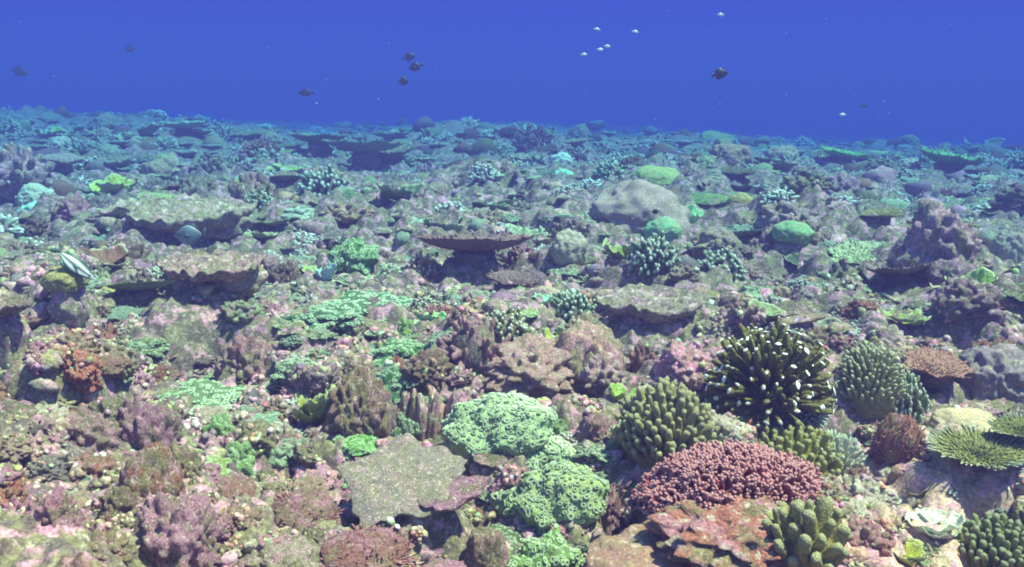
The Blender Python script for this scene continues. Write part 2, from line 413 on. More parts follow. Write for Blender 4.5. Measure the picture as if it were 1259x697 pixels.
# ------------------------------------------------------------------ coral and rock prototypes (unit radius, base at z = 0)
SH = {}
def proto_rock(k, kind):
    seed = k + {'smooth': 1, 'knob': 40, 'rubble': 80, 'flat': 120, 'bits': 160}[kind]
    if kind == 'smooth': V, F = lump(seed, 5, .30, .10, 2.2, .10, .05, (1, .9, .78))
    elif kind == 'knob': V, F = lump(seed, 5, .36, .46, 4.0, .14, .05, (1, .95, .8))
    elif kind == 'rubble':
        g = np.random.default_rng(seed); mb = MB(); V, F = lump(seed, 4, .3, .35, 3.4, .15, .08, (.78, .74, .5)); mb.add(V, F)
        n = 58; D = fib(n, -.1, .14, g); P0 = D * np.array([.5, .5, .3]); dv = D * .55 + g.normal(size=(n, 3)) * .55; dv /= np.linalg.norm(dv, axis=1)[:, None]
        P1 = P0 + D * .2 + dv * (.22 + .25 * g.random((n, 1))); mb.add(*tubes(P0, P1, .10 + .06 * g.random(n), .07 + .08 * g.random(n), 8, g.normal(size=(n, 3)) * .04, (0, .25, .45, .65, .82, .95)))
        V = np.concatenate(mb.V); V = V * (1 + .07 * perlin(V, 7, seed) + .04 * perlin(V, 15, seed + 1))[:, None]; F = mb.F
    elif kind == 'flat': V, F = lump(seed, 5, .35, .25, 3.0, .12, .06, (1, .85, .4))
    elif k % 3:
        g = np.random.default_rng(seed); n = 3; a = g.normal(size=(n, 3)) * (.25, .25, .15); b = a + g.normal(size=(n, 3)) * (.8, .8, .35)
        V, F, _ = tubes(a, b, .30, .22, 6, g.normal(size=(n, 3)) * .1, (0, .3, .6, .9)); V = V * (1 + .15 * perlin(V, 3, seed))[:, None]; V = V * .8
    else: V, F = lump(seed, 2, .5, .8, 2.2, .3, .0, (1, .8, .6))
    V = V + np.array([0, 0, .35 if kind not in ('flat', 'bits') else .15 if kind == 'flat' else .1])
    return V, F
def mset(key, n, f):
    SH[key] = [f(k) for k in range(n)]
for kind in ('smooth', 'knob', 'rubble', 'flat'):
    mset(kind, 9, lambda k: MB().add(*proto_rock(k, kind)).mesh(kind + '_rock', M['rock']))
BITS = [proto_rock(k, 'bits') for k in range(12)]
def bush_arrays(seed, n=46, r=.105, core=.45, zmin=-.05, jit=.12, sides=6, fork=2, rz=.85, pw=3.0, top=.8, ts=(0, .3, .62, .88, .97)):
    g = np.random.default_rng(seed); D = fib(n, zmin, jit, g)
    L_ = (.80 + .28 * g.random(n))[:, None]
    P1 = D * L_ * np.array([1, 1, rz]); P0 = D * .18
    V = [tubes(P0, P1, r * 1.0, r * top, sides, g.normal(size=(n, 3)) * .035, ts, pw)]
    for k in range(fork):
        t = .45 + .3 * g.random((n, 1)); Q0 = P0 + (P1 - P0) * t; dv = D + g.normal(size=(n, 3)) * .45
        dv /= np.linalg.norm(dv, axis=1)[:, None]; Q1 = Q0 + dv * (.28 + .15 * g.random((n, 1)))
        V.append(tubes(Q0, Q1, r * .85, r * .78 * top, sides, None, ts, pw))
    return V
def bush_mesh(seed, mat, name, **k):
    mb = MB(); [mb.add(*v) for v in bush_arrays(seed, **k)]
    return mb.mesh(name, M[mat])
def core_mesh(k): 
    V, F = lump(k + 200, 3, .2, .3, 2.5, .1, .05, (.62, .62, .5)); return MB().add(V + np.array([0, 0, .12]), F).mesh('coral_base', M['dark'])
mset('core', 4, core_mesh)
mset('bush', 7, lambda k: bush_mesh(k, 'coral', 'branch_thicket', n=34, r=.11, sides=6, fork=2))
mset('poc', 6, lambda k: bush_mesh(k + 20, 'white', 'branch_thicket', n=74, r=.07, sides=7, fork=1, jit=.07, pw=14, top=1.25))
mset('fine', 5, lambda k: bush_mesh(k + 40, 'soft', 'branch_thicket', n=120, r=.05, sides=5, fork=2, jit=.1))
mset('tuft', 3, lambda k: bush_mesh(k + 70, 'soft', 'branch_thicket', n=330, r=.03, sides=5, fork=2, jit=.25, rz=.7))
mset('twig', 6, lambda k: bush_mesh(k + 60, 'soft', 'branch_thicket', n=26, r=.085, sides=6, fork=2, jit=.4, rz=.6))
def table_top(k, fing=260, rim=True, mat='green', cup=.18, sq=.8, ln=.07):
    g = np.random.default_rng(k + 300); V, F, tp = plate(k + 300, 60, 13, .25, cup, .07, .03, sq)
    mb = MB(); mb.add(V, F, tp * .3)
    if fing:
        n = 60 * 13; idx = g.choice(n, min(fing, n), replace=False); P = V[idx]; rad = np.linalg.norm(P[:, :2] / (1, sq), axis=1)
        d = np.column_stack([P[:, 0] * 1.1, P[:, 1] * 1.1, np.full(len(P), .75)]) + g.normal(size=P.shape) * .22
        d /= np.linalg.norm(d, axis=1)[:, None]; ll = (ln * (.7 + .6 * g.random(len(P))))[:, None] * (1 + .6 * (rad[:, None] > .85))
        a, b, c = tubes(P - d * .02, P + d * ll, .024, .017, 5, None, (0, .45, .85), 2.0)
        mb.add(a, b, c * np.repeat(.25 + .75 * sm(.6, 1, rad), 16))
    return mb.mesh('table_plate', M[mat])
mset('table', 8, lambda k: table_top(k, 240))
def stalk(k):
    V, F = lump(k + 350, 3, .25, .3, 2.2, .1, .05, (.34, .3, .5)); V[:, :2] *= (1 + .9 * np.clip(V[:, 2:3], 0, .5)); return MB().add(V, F).mesh('stalk', M['dark'])
mset('stalk', 4, stalk)
def leaf(k):
    a = .75 + .12 * (k % 3); V, F, tp = plate(k + 400, 26, 10, .18, .42, .05, .03, 1.0, -a, a, .25)
    return MB().add(V, F, tp).mesh('leaf', M['leaf'])
mset('leaf', 6, leaf)
def ring_mesh(seed, host, n, rad, mat, name='polyp_rings', dm=1.7, zmin=-.1):
    g = np.random.default_rng(seed); V, F = host; P, N = spread_on(V, F, n, zmin, g, rad * dm)
    a, b, c = rings(P, N, rad, g=g); return MB().add(a, b, c).mesh(name, M[mat])
RH = [lump(k + 500, 5, .4, .5, 1.9, .12, .03, (1, .9, .6)) for k in range(5)]
mset('rhost', 5, lambda k: MB().add(*RH[k]).mesh('colony', M['green']))
mset('rring', 5, lambda k: ring_mesh(k, RH[k], 260, .062, 'green'))
def ledge_top(k):
    V, F, tp = plate(k + 640, 44, 11, .22, .06, .30, .08, .75); V[:, 2] += .12 * (.6 - worley(V, 4.5, k)[0]) * (V[:, 2] > -.08)
    return MB().add(V, F).mesh('ledge_top', M['rock'])
mset('ledge', 6, ledge_top)
mset('foot', 4, lambda k: MB().add(*lump(k + 660, 4, .3, .45, 2.4, .1, .05, (.62, .42, .6))).mesh('ledge_foot', M['dark']))
def head(k):
    V, F = lump(k + 550, 5, .22, .16, 4.5, .07, .05, (1, .95, .85)); return MB().add(V + np.array([0, 0, .4]), F).mesh('coral_head', M['clean'])
mset('head', 5, head)

# ------------------------------------------------------------------ builders of single things
def use(o, mk):
    o.material_slots[0].link = 'OBJECT'; o.material_slots[0].material = M[mk]
HERO = []          # (name for labels, position, picture box, depth)
GROUP = {}
def reg(p, s, wpx, hpx, u, v, short):
    HERO.append((short, p, (u - wpx / 2, v - hpx, u + wpx / 2, v), p[1] * _cp - _spt * (p[2] - CAMZ)))
def put(u, v, wpx, deep=.3):
    p, s = at(u, v); W = wpx * s
    y = p[1] + deep * W; x = p[0] * y / p[1]
    return np.array([x, y, T1(x, y)]), s, W
def rock_(u, v, wpx, hpx, col, label, short, kind='smooth', cat='rock', name=None, rz=None, mat=None, deep=.3, tilt=0):
    p, s, W = put(u, v, wpx, deep)
    me = SH[kind][rnd.randrange(len(SH[kind]))]
    if mat: me = me.copy(); me.materials[0] = M[mat]
    hz = hpx * s * .95
    o = ob(name or {'smooth': 'boulder', 'knob': 'encrusted_rock', 'rubble': 'rubble_clump', 'flat': 'flat_rock', 'head': 'head_coral'}[kind], me, None, p - np.array([0, 0, .02]),
           (tilt, 0, rnd.random() * 6.28 if rz is None else rz), (W / 2 / 1.05, W / 2 / 1.05, hz / (1.1 if kind != 'flat' else .55)), col)
    tag(o, label, cat); reg(p, s, wpx, hpx, u, v, short); return o
def empty(name, p, label, cat, rz=0.0, tilt=0.0):
    o = bpy.data.objects.new(name, None); COL.objects.link(o); o.location = p; o.rotation_euler = (tilt, 0, rz); o.empty_display_size = .05
    return tag(o, label, cat)
def bush_(u, v, wpx, hpx, col, label, short, key='bush', cat='coral', name='branching_coral', mat=None, deep=.35, basecol=None):
    p, s, W = put(u, v, wpx, deep); r = W / 2 / 1.02
    t = empty(name, p, label, cat, rnd.random() * 6.28); k = rnd.randrange(len(SH[key])); hz = hpx * s / 1.0
    me = SH[key][k]
    if mat: me = me.copy(); me.materials[0] = M[mat]
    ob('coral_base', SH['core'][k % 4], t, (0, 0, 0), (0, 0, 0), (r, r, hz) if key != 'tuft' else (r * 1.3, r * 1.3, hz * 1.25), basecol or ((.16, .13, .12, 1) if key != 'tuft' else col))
    o = ob('branch_thicket', me, t, (0, 0, 0), (0, 0, 0), (r, r, hz), col, 'stuff')
    reg(p, s, wpx, hpx, u, v, short); return t
def table_(u, v, wpx, lift, col, label, short, cat='table coral', name='table_coral', tilt=.18, sq=1.0, mat=None, k=None, rz=None, deep=.32, flatk=1.0, scol=None):
    p, s, W = put(u, v, wpx, deep); r = W / 2 / 1.05; hz = lift * s
    t = empty(name, p, label, cat); k = rnd.randrange(8) if k is None else k
    me = SH['table'][k]
    if mat: me = me.copy(); me.materials[0] = M[mat]
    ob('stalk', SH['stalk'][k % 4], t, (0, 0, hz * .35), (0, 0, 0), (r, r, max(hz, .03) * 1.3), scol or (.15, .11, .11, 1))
    ob('plate', me, t, (0, 0, hz), (tilt, 0, rnd.random() * 6.28 if rz is None else rz), (r, r * sq, r * flatk), col)
    reg(p, s, wpx, lift + wpx * .3, u, v, short); return t
def leafy_(u, v, wpx, hpx, col, label, short, n=6, cat='leaf coral', name='leaf_coral', cup=1.0, mat=None, deep=.3):
    p, s, W = put(u, v, wpx, deep); r = W / 2
    t = empty(name, p, label, cat); a0 = rnd.random() * 6.28
    for i in range(n):
        me = SH['leaf'][rnd.randrange(6)]
        if mat: me = me.copy(); me.materials[0] = M[mat]
        f = rnd.uniform(.75, 1.1) * (1 if i < n * .65 else .65)
        ob('leaf', me, t, (rnd.uniform(-.1, .1) * r, rnd.uniform(-.1, .1) * r, rnd.uniform(0, .3) * hpx * s), (rnd.uniform(-.2, .2), rnd.uniform(-.25, .15), a0 + i * 6.28 / n + rnd.uniform(-.3, .3)),
           (r * f, r * f, hpx * s * f * 1.2 * cup), col)
    reg(p, s, wpx, hpx, u, v, short); return t
def ring_(u, v, wpx, hpx, col, label, short, cat='polyp coral', name='polyp_coral', mat=None, ringpx=5.0, k=None, deep=.3):
    p, s, W = put(u, v, wpx, deep); r = W / 2 / 1.1; k = rnd.randrange(5) if k is None else k
    t = empty(name, p, label, cat, rnd.random() * 6.28); sc = (r, r, hpx * s * 1.0)
    ob('colony', SH['rhost'][k], t, (0, 0, 0), (0, 0, 0), sc, tuple(c * .55 for c in col[:3]) + (1,))
    ob('polyp_rings', SH['rring'][k], t, (0, 0, 0), (0, 0, 0), sc, col, 'stuff')
    reg(p, s, wpx, hpx, u, v, short); return t

# ------------------------------------------------------------------ the large corals of the foreground
BR = []
for k in range(6):       # club-shaped branches, unit length along +Z
    g = np.random.default_rng(k + 900)
    V, F, tp = tubes([[0, 0, 0]], [[0, 0, 1]], .05, .082, 9, g.normal(size=(1, 3)) * (.035, .035, 0), (0, .2, .4, .6, .78, .91, .985), 6)
    V[:, :2] *= (1 + .16 * perlin(V, 4.5, k))[:, None]
    mb = MB(); mb.add(V, F, tp * .0)
    q0 = np.array([[0, 0, .55]]); a = g.random() * 6.28
    mb.add(*[x * 1 if i < 2 and isinstance(x, np.ndarray) else x for i, x in enumerate(tubes(q0, q0 + [[.2 * math.cos(a), .2 * math.sin(a), .3]], .055, .06, 8))][:2], 0)
    BR.append(mb.mesh('branch', M['brown_m']))
V, F = lump(930, 3, .25, .2, 2.5, .1, .0, (1, 1, .6)); TIP = MB().add(V, F).mesh('white_tip', M['snow'])
def fan_poc(u, v, wpx, hpx, col, label, short, n=185, zmin=-.05):
    p, s, W = put(u, v, wpx * .55, .35); rx, rzz = wpx * s / 2, hpx * s * .98
    t = empty('cauliflower_coral', p, label, 'coral')
    ob('coral_base', SH['core'][0], t, (0, 0, -.01), (0, 0, 0), (rx * .7, rx * .7, rzz * .55), (.10, .11, .07, 1))
    D = fib(n, zmin, .05, np.random.default_rng(77))
    for i, d in enumerate(D):
        e = Vector((d[0] * rx, d[1] * rx * .9, d[2] * rzz)) * rnd.uniform(.88, 1.04); Lb = e.length
        q = e.to_track_quat('Z', 'Y') @ Quaternion((0, 0, 1), rnd.random() * 6.28); wd = rnd.uniform(.8, 1.2) * .108
        b = ob('branch', BR[rnd.randrange(6)], t, e * .12, q, (wd * 1.3, wd * .85, Lb * .88 * rnd.uniform(.86, 1.04)), col)
        if rnd.random() < .8:
            f = rnd.uniform(.45, 1.0) * .0038 / .108
            ob('white_tip', TIP, b, (rnd.uniform(-.02, .02), 0, 1.0), (0, 0, 0), (f * 2.0 * rnd.uniform(.7, 1.4), f * 2.0, .017), (1, 1, 1, 1))
    reg(p, s, wpx, hpx, u, v, short)
fan_poc(940, 522, 176, 104, srgb(132, 128, 74), 'large olive branching coral with scattered white tips, in front of the pink rubble', 'the big white-tipped olive coral')

FING = []
for k in range(5):
    V, F, tp = tubes([[0, 0, -.5]], [[0, 0, 1.15]], .58, .36, 9, np.random.default_rng(k).normal(size=(1, 3)) * .08, (0, .25, .45, .62, .78, .9, .97), 4)
    V[:, :2] *= (1 + .3 * perlin(V, 1.9, k + 50) + .16 * perlin(V, 5, k + 70))[:, None]
    FING.append(MB().add(V, F, tp * .5).mesh('finger', M['finger']))
def cushion(u, v, wpx, hpx, col, label, short, n=110, fpx=11, name='finger_coral', lean=0, sq=.9, zmin=.0, basecol=None, mat=None, fl=1.5, tilt=0.0, up=1.0):
    p, s, W = put(u, v, wpx, .35); rx, rz = W / 2 * .88, hpx * s * .9
    t = empty(name, p, label, 'coral', 0, tilt)
    V, F = lump(hash(short) % 97 + 600, 4, .10, .0, 2, .05, .02, (rx * .95, rx * sq * .95, rz * .9))
    ob('coral_base', MB().add(V, F).mesh('coral_base', M['green_m']), t, (0, 0, 0), color=basecol or tuple(c * .45 for c in col[:3]) + (1,))
    for i, d in enumerate(fib(n, zmin, .025, np.random.default_rng(n))):
        e = Vector((d[0] * rx, d[1] * rx * sq, d[2] * rz)); nn = Vector((d[0] / rx, d[1] / rx, d[2] / rz)).normalized()
        nn = (nn + Vector((rnd.gauss(0, .14), rnd.gauss(0, .14), up))).normalized(); f = fpx * s * rnd.uniform(.72, 1.15)
        me = FING[rnd.randrange(5)]
        if mat: me = MATF[mat][rnd.randrange(5)]
        ob('finger', me, t, e * .97, nn.to_track_quat('Z', 'Y') @ Quaternion((0, 0, 1), rnd.random() * 6.28), (f * rnd.uniform(.85, 1.2), f, f * fl * rnd.uniform(.75, 1.25)), tuple(c * q_ for c, q_ in zip(col[:3], [rnd.uniform(.82, 1.15)] * 3)) + (1,))
    reg(p, s, wpx, hpx, u, v, short)
MATF = {}
for mk in ('white', 'blue'):
    MATF[mk] = []
    for me in FING:
        m2 = me.copy(); m2.materials[0] = M['finger_pale']; MATF[mk].append(m2)
cushion(815, 586, 126, 74, srgb(172, 164, 104), 'rounded cushion coral of short thick green fingers, beside the big white-tipped coral', 'the green cushion coral', 190, 10)
cushion(985, 712, 100, 62, srgb(172, 166, 100), 'fat olive finger coral under the red coral with smooth blunt knobs', 'the fat-fingered olive coral', 34, 17, fl=1.3)
cushion(1222, 716, 112, 50, srgb(140, 146, 70), 'green finger table coral cut off by the lower right corner', 'the corner green coral', 120, 9, zmin=.2)
cushion(968, 592, 150, 52, srgb(176, 168, 64), 'yellow-green finger coral seen edge on behind the red coral', 'the yellow-green finger coral', 170, 9, zmin=.05, sq=.7)
cushion(1016, 590, 84, 38, srgb(226, 230, 204), 'pale fringe of mint finger coral at the end of the yellow-green coral', 'the pale mint fringe', 130, 5, mat='blue', fl=2.6, sq=.7)
cushion(1062, 522, 86, 58, srgb(190, 188, 130), 'pale green finely fingered coral with frosted edge beside the big white-tipped coral', 'the frosted green coral', 240, 5, mat='blue', fl=2.0)
bush_(1112, 520, 52, 56, srgb(122, 142, 82), 'small green branching coral with white knob tips beside frosted coral', 'the small knob-tipped coral', 'poc')
bush_(985, 533, 66, 36, srgb(104, 120, 92), 'low grey-green bushy coral at the foot of the big white-tipped coral', 'the low grey-green bush coral', 'fine', mat='coral')
bush_(1102, 575, 66, 58, srgb(150, 84, 70), 'rusty brown bushy coral on the pale orange limestone', 'the rusty bush coral', 'tuft')
# the red coral: a dome of hundreds of tiny branchlets over a crusted ledge
def red_coral(u, v, wpx, hpx):
    p, s, W = put(u, v, wpx, .3); g = np.random.default_rng(4)
    t = empty('red_coral', p, 'wide dusty red coral dome of countless tiny branchlets at the bottom of the reef', 'coral')
    rx, rz = W / 2, hpx * s * .5
    V, F = lump(701, 5, .38, .0, 2, .06, .03, (rx * .93, rx * .62, rz * .9))
    ob('coral_base', MB().add(V, F).mesh('coral_base', M['soft_m']), t, color=srgb(104, 50, 52))
    n = 1500; d = fib(n, -.15, .03, g)
    sc = 1 + .38 * perlin(d, 1.25, 701 * 13.7) + .06 * perlin(d, 3.6, 701 * 13.7 + 3)
    P = d * np.array([rx, rx * .66, rz]) * sc[:, None] * .93; N = d / np.array([rx, rx * .66, rz]); N /= np.linalg.norm(N, axis=1)[:, None]
    N = N + g.normal(size=N.shape) * .28 + (0, 0, .25); N /= np.linalg.norm(N, axis=1)[:, None]
    mb = MB(); ln = (.018 + .012 * g.random((n, 1)))
    mb.add(*tubes(P - N * .006, P + N * ln, .0040, .0044, 5))
    for k in range(2):
        N2 = N + g.normal(size=N.shape) * .6; N2 /= np.linalg.norm(N2, axis=1)[:, None]; Q = P + N * ln * .5
        mb.add(*tubes(Q, Q + N2 * ln * .65, .0034, .0036, 5))
    ob('branchlets', mb.mesh('branchlets', M['soft_m']), t, color=srgb(152, 68, 72), kind='stuff')
    reg(p, s, wpx, hpx, u, v, 'the dusty red coral')
red_coral(893, 655, 212, 108)
rock_(905, 700, 190, 50, srgb(188, 112, 96), 'orange-pink crusted ledge under the dusty red coral', 'the orange ledge', 'knob', deep=.2)
rock_(790, 735, 170, 62, srgb(150, 116, 98), 'smooth tan boulder shaded by the dusty red coral', 'the tan boulder', 'smooth', mat='clean', deep=.25)
# green polyp coral: two domes with rings big enough to pick apart
RING1 = []
for k in range(6):
    a, b, c = rings(np.zeros((1, 3)), np.array([[0, 0, 1.0]]), 1.0, .36, 10, np.random.default_rng(k + 10), .7)
    RING1.append(MB().add(a, b, c).mesh('polyp_ring', M['green']))
def ring_colony(parts, label, short, col, n, rpx):
    (u, v, wpx, hpx) = parts[0]; p, s, W = put(u, v, wpx, .3)
    t = empty('polyp_coral', p, label, 'coral')
    for q, (u2, v2, w2, h2) in enumerate(parts):
        p2, s2, W2 = put(u2, v2, w2, .3); sz = (W2 / 2 / 1.05, W2 / 2 / 1.25, h2 * s2 * .95)
        V, F = lump(720 + q, 5, .32, .24, 2.2, .10, .03, sz)
        loc = Vector(p2 - p); r = rpx * s2
        ob('colony', MB().add(V, F).mesh('colony', M['green_m']), t, loc, color=tuple(c * .85 for c in col[:3]) + (1,))
        P, N = spread_on(V, F, 1500, -.05, np.random.default_rng(q), r * 1.62)
        near = np.argsort(-(N[:, 2] * .6 - N[:, 1] - P[:, 1] / sz[1] * .3)); first, rest = near[:n[q]], near[n[q]:]
        for k in first:
            ob('polyp_ring', RING1[rnd.randrange(6)], t, loc + Vector(P[k] + N[k] * r * .25), Vector(N[k]).to_track_quat('Z', 'Y') @ Quaternion((0, 0, 1), rnd.random() * 6.28), (r * rnd.uniform(.5, 1.3), r * rnd.uniform(.5, 1.2), r * rnd.uniform(.6, 1.2)), tuple(c * f_ for c, f_ in zip(col[:3], [rnd.uniform(.85, 1.15)] * 3)) + (1,))
        if len(rest):
            a, b, c = rings(P[rest] + N[rest] * r * .25, N[rest], r, .36, 8); ob('polyp_rings', MB().add(a, b, c).mesh('polyp_rings', M['green']), t, loc, color=col, kind='stuff')
        reg(p2, s2, w2, h2, u2, v2, short)
ring_colony([(618, 556, 140, 46), (668, 584, 100, 28), (578, 545, 64, 32)], 'domed bright green polyp coral covered in small rings, behind the grey slab', 'the green ring coral dome', srgb(160, 188, 140), (190, 70, 36), 3.4)
ring_colony([(692, 645, 118, 50), (640, 642, 56, 24)], 'lower dark green meandering ring coral in front of the green dome', 'the lower meandering green coral', srgb(154, 174, 116), (230, 60), 3.5)
ring_(668, 712, 92, 56, srgb(150, 190, 110), 'pale lime knobbly polyp coral at the bottom edge under the green corals', 'the pale lime knobs', 'coral')
# grey slab
def slab():
    p, s, W = put(500, 662, 156, .30)
    V, F, tp = plate(33, 100, 30, .24, -.06, .24, .03, .95, wave=.14, corners=5)
    o = ob('rock_slab', MB().add(V, F).mesh('rock_slab', M['slab']), None, p + np.array([0, .02, .065]), (.42, -.06, .5), (W / 2, W / 2 * .86, W / 2), srgb(134, 126, 118))
    tag(o, 'flat grey-green rock slab tilted up on edge among pink rubble', 'rock'); reg(p, s, 160, 100, 500, 655, 'the grey slab')
    p, s, W = put(556, 672, 86, .2)
    V, F, tp = plate(36, 60, 12, .3, .05, .28, .06, .7, wave=.12)
    o = ob('ledge_rock', MB().add(V, F).mesh('ledge_rock', M['rock']), None, p + np.array([0, .0, .07]), (.1, -.2, .2), (W / 2, W / 2, W / 2), srgb(166, 120, 142))
    tag(o, 'thin pink crusted ledge jutting over a dark hole under the slab', 'rock'); reg(p, s, 86, 40, 556, 672, 'the pink ledge')
slab()
LIME, MINT, YEL = srgb(160, 196, 92), srgb(232, 236, 214), srgb(158, 158, 66)
leafy_(390, 528, 60, 40, srgb(140, 150, 66), 'yellow-green cup-shaped leaf coral beside a brown mound', 'the yellow-green cup coral', 7, cup=1.3)
rock_(443, 540, 74, 76, srgb(140, 112, 84), 'brown lumpy mound with olive crust beside yellow-green cup coral', 'the brown mound', 'knob')
ring_(435, 566, 62, 24, srgb(130, 200, 96), 'small bright green ring coral along the upper edge of the slab', 'the bright green rings')
ring_(478, 505, 54, 36, srgb(100, 150, 104), 'dark green ruffled polyp coral behind the slab', 'the ruffled dark coral')
ring_(495, 545, 44, 40, srgb(104, 132, 92), 'grey-green ringed knob between slab and rib rock', 'the grey-green ring knob')
def ribs(u, v, wpx, hpx):
    p, s, W = put(u, v, wpx, .3); t = empty('ribbed_rock', p, 'purplish ribbed rock of upright fins beside the green ring coral', 'rock'); r = W / 2
    for i in range(7):
        V, F = lump(780 + i, 4, .3, .25, 2.6, .12, .05, (r * .2, r * .32, hpx * s * .62))
        ob('fin', MB().add(V, F).mesh('fin', M['rock_m']), t, (r * (-.85 + .28 * i), rnd.uniform(-.2, .4) * r, hpx * s * .3), (rnd.uniform(-.2, .2), rnd.uniform(-.3, .3), rnd.uniform(-.4, .4)), 1.0, (srgb(140, 100, 112), srgb(160, 124, 92), srgb(120, 92, 104))[i % 3])
    reg(p, s, wpx, hpx, u, v, 'the ribbed rock')
ribs(532, 552, 78, 70)
ring_(525, 496, 62, 20, srgb(110, 164, 110), 'thin green ring crust topping the ribbed rock', 'the crust on the ribs')
bush_(450, 705, 130, 46, srgb(138, 84, 76), 'red-brown algae-like twiggy coral under the slab', 'the red twiggy tuft', 'tuft')
bush_(372, 655, 100, 44, srgb(140, 92, 92), 'dull maroon twiggy coral tuft near a pale log-like rock', 'the maroon tuft', 'tuft')
rock_(350, 712, 112, 34, srgb(176, 160, 140), 'pale log-like rock lying along the bottom edge', 'the pale log rock', 'flat')
rock_(600, 706, 62, 60, srgb(150, 120, 96), 'brown boulder with ring scar beside a dark hole', 'the scarred brown boulder', 'smooth')
rock_(745, 655, 34, 48, srgb(178, 112, 138), 'upright pink knob at the end of the meandering green coral', 'the upright pink knob', 'knob')
rock_(730, 545, 44, 36, srgb(184, 134, 152), 'pink crusted lump in shadow behind the meandering green coral', 'the shaded pink lump', 'knob')
rock_(738, 492, 60, 42, srgb(214, 176, 182), 'pale pink and white crusted lump above a dark hole', 'the pale pink lump', 'rubble')
leafy_(762, 500, 40, 26, LIME, 'small lime leaf coral beside pale pink lump', 'the small lime leaves', 5)
rock_(790, 470, 44, 56, srgb(160, 96, 110), 'dark pink knobbly rock beside the big white-tipped coral', 'the dark pink knob', 'rubble')
rock_(655, 495, 112, 46, srgb(196, 154, 146), 'broad pinkish beige rock behind the green ring coral', 'the pinkish beige rock', 'knob', mat='rock_pale')
ring_(687, 527, 24, 20, srgb(158, 200, 110), 'tiny round lime ring coral between the green dome and dark hole', 'the lime button')
leafy_(832, 516, 52, 30, YEL, 'mustard plate coral peeking over the green cushion coral', 'the mustard plate', 4)
ring_(272, 540, 36, 40, srgb(150, 200, 110), 'bright lime ring coral on the side of a dark crevice', 'the lime crevice rings')
ring_(296, 580, 36, 34, srgb(160, 206, 116), 'light green ring coral in front of a dark crevice', 'the light green rings')
head_c = srgb(190, 220, 170)
ring_(345, 578, 28, 22, head_c, 'tiny whitish green polyp coral between maroon tuft and cup coral', 'the whitish green dot')
ring_(235, 500, 120, 28, srgb(134, 168, 118), 'wide pale green crust of ring coral over the rocks above a pink boulder', 'the wide green crust')
rock_(184, 562, 64, 70, srgb(176, 124, 150), 'purple-pink crusted boulder with rough top', 'the purple-pink boulder', 'knob')
rock_(115, 556, 60, 50, srgb(192, 150, 152), 'rounded pinkish beige boulder beside purple-pink boulder', 'the pinkish beige boulder', 'knob')
rock_(192, 622, 80, 74, srgb(158, 104, 80), 'orange-brown boulder below the purple-pink boulder', 'the orange-brown boulder', 'smooth')
rock_(68, 665, 60, 48, srgb(196, 136, 158), 'pink lump low among olive rubble in the lower corner', 'the low pink lump', 'knob')
rock_(224, 706, 96, 76, srgb(186, 136, 158), 'large rough pink-topped boulder at the bottom edge', 'the rough pink-topped boulder', 'knob')
rock_(290, 625, 60, 46, srgb(166, 116, 100), 'reddish rock with a green spot near the light green rings', 'the reddish rock', 'smooth')
rock_(150, 640, 50, 40, srgb(132, 116, 80), 'olive lump beside the orange-brown boulder', 'the olive lump', 'knob')
rock_(128, 700, 84, 40, srgb(170, 150, 108), 'tan lump of rubble beside the pink-topped boulder', 'the tan rubble lump', 'rubble')
# right side
def fan_table(u, v, wpx, lift, col, label, short, fing=520, sq=.62, tilt=.20):
    p, s, W = put(u, v, wpx, .25); r = W / 2; g = np.random.default_rng(int(u)); hz = lift * s
    t = empty('fan_table_coral', p, label, 'table coral')
    ob('stalk', SH['stalk'][1], t, (0, .02, hz * .3), (0, 0, 0), (r * .8, r * .6, hz * 1.4), srgb(96, 92, 70))
    V, F, tp = plate(int(u), 64, 14, .12, .07, .06, .02, sq)
    ob('plate', MB().add(V, F).mesh('plate', M['green']), t, (0, 0, hz), (tilt, 0, 0), r, tuple(c * .6 for c in col[:3]) + (1,))
    idx = g.choice(64 * 14, min(fing, 890), replace=False); P = V[idx]; rad = np.linalg.norm(P[:, :2] / (1, sq), axis=1)
    d = np.column_stack([P[:, 0] * 1.5, P[:, 1] * 1.7, np.full(len(P), .7)]) + g.normal(size=P.shape) * .12; d /= np.linalg.norm(d, axis=1)[:, None]
    ll = .10 * (.8 + .5 * g.random((len(P), 1))) * (1 + .5 * (rad[:, None] > .85))
    a, b, c = tubes(P - d * .03, P + d * ll, .024, .016, 6, None, (0, .45, .85), 2)
    ob('branchlets', MB().add(a, b, c * np.repeat(.15 + .85 * sm(.72, .95, rad), 19)).mesh('branchlets', M['blue']), t, (0, 0, hz), (tilt, 0, 0), r, col, 'stuff')
    reg(p, s, wpx, lift + wpx * .35, u, v, short)
fan_table(1196, 614, 122, 34, srgb(146, 146, 78), 'flat olive fan table coral with frosted blue rim on pale limestone', 'the frosted fan table')
fan_table(1250, 570, 80, 20, srgb(142, 146, 78), 'olive fan table coral cut off at the right edge', 'the edge fan table', 380)
rock_(1188, 540, 104, 34, srgb(196, 176, 140), 'smooth sandy mound behind the frosted fan table', 'the sandy mound', 'smooth', mat='clean')
table_(1142, 498, 96, 22, srgb(158, 118, 104), 'pinkish brown crusted plate coral with pale edge', 'the pinkish brown plate', mat='soft', tilt=.2)
leafy_(1150, 672, 92, 40, MINT, 'pale mint folded leaf coral lying on pink limestone', 'the mint leaf coral', 6, mat='leaf')
leafy_(1112, 702, 64, 30, srgb(172, 178, 72), 'small yellow-green leafy clump at the bottom edge', 'the yellow-green clump', 6)
ring_(1008, 655, 40, 34, srgb(130, 170, 100), 'round green knob coral between red coral and limestone', 'the round green knob')
bush_(1160, 630, 30, 18, srgb(120, 140, 76), 'tiny green tuft coral in the shade of the frosted fan table', 'the tiny shaded tuft', 'bush')
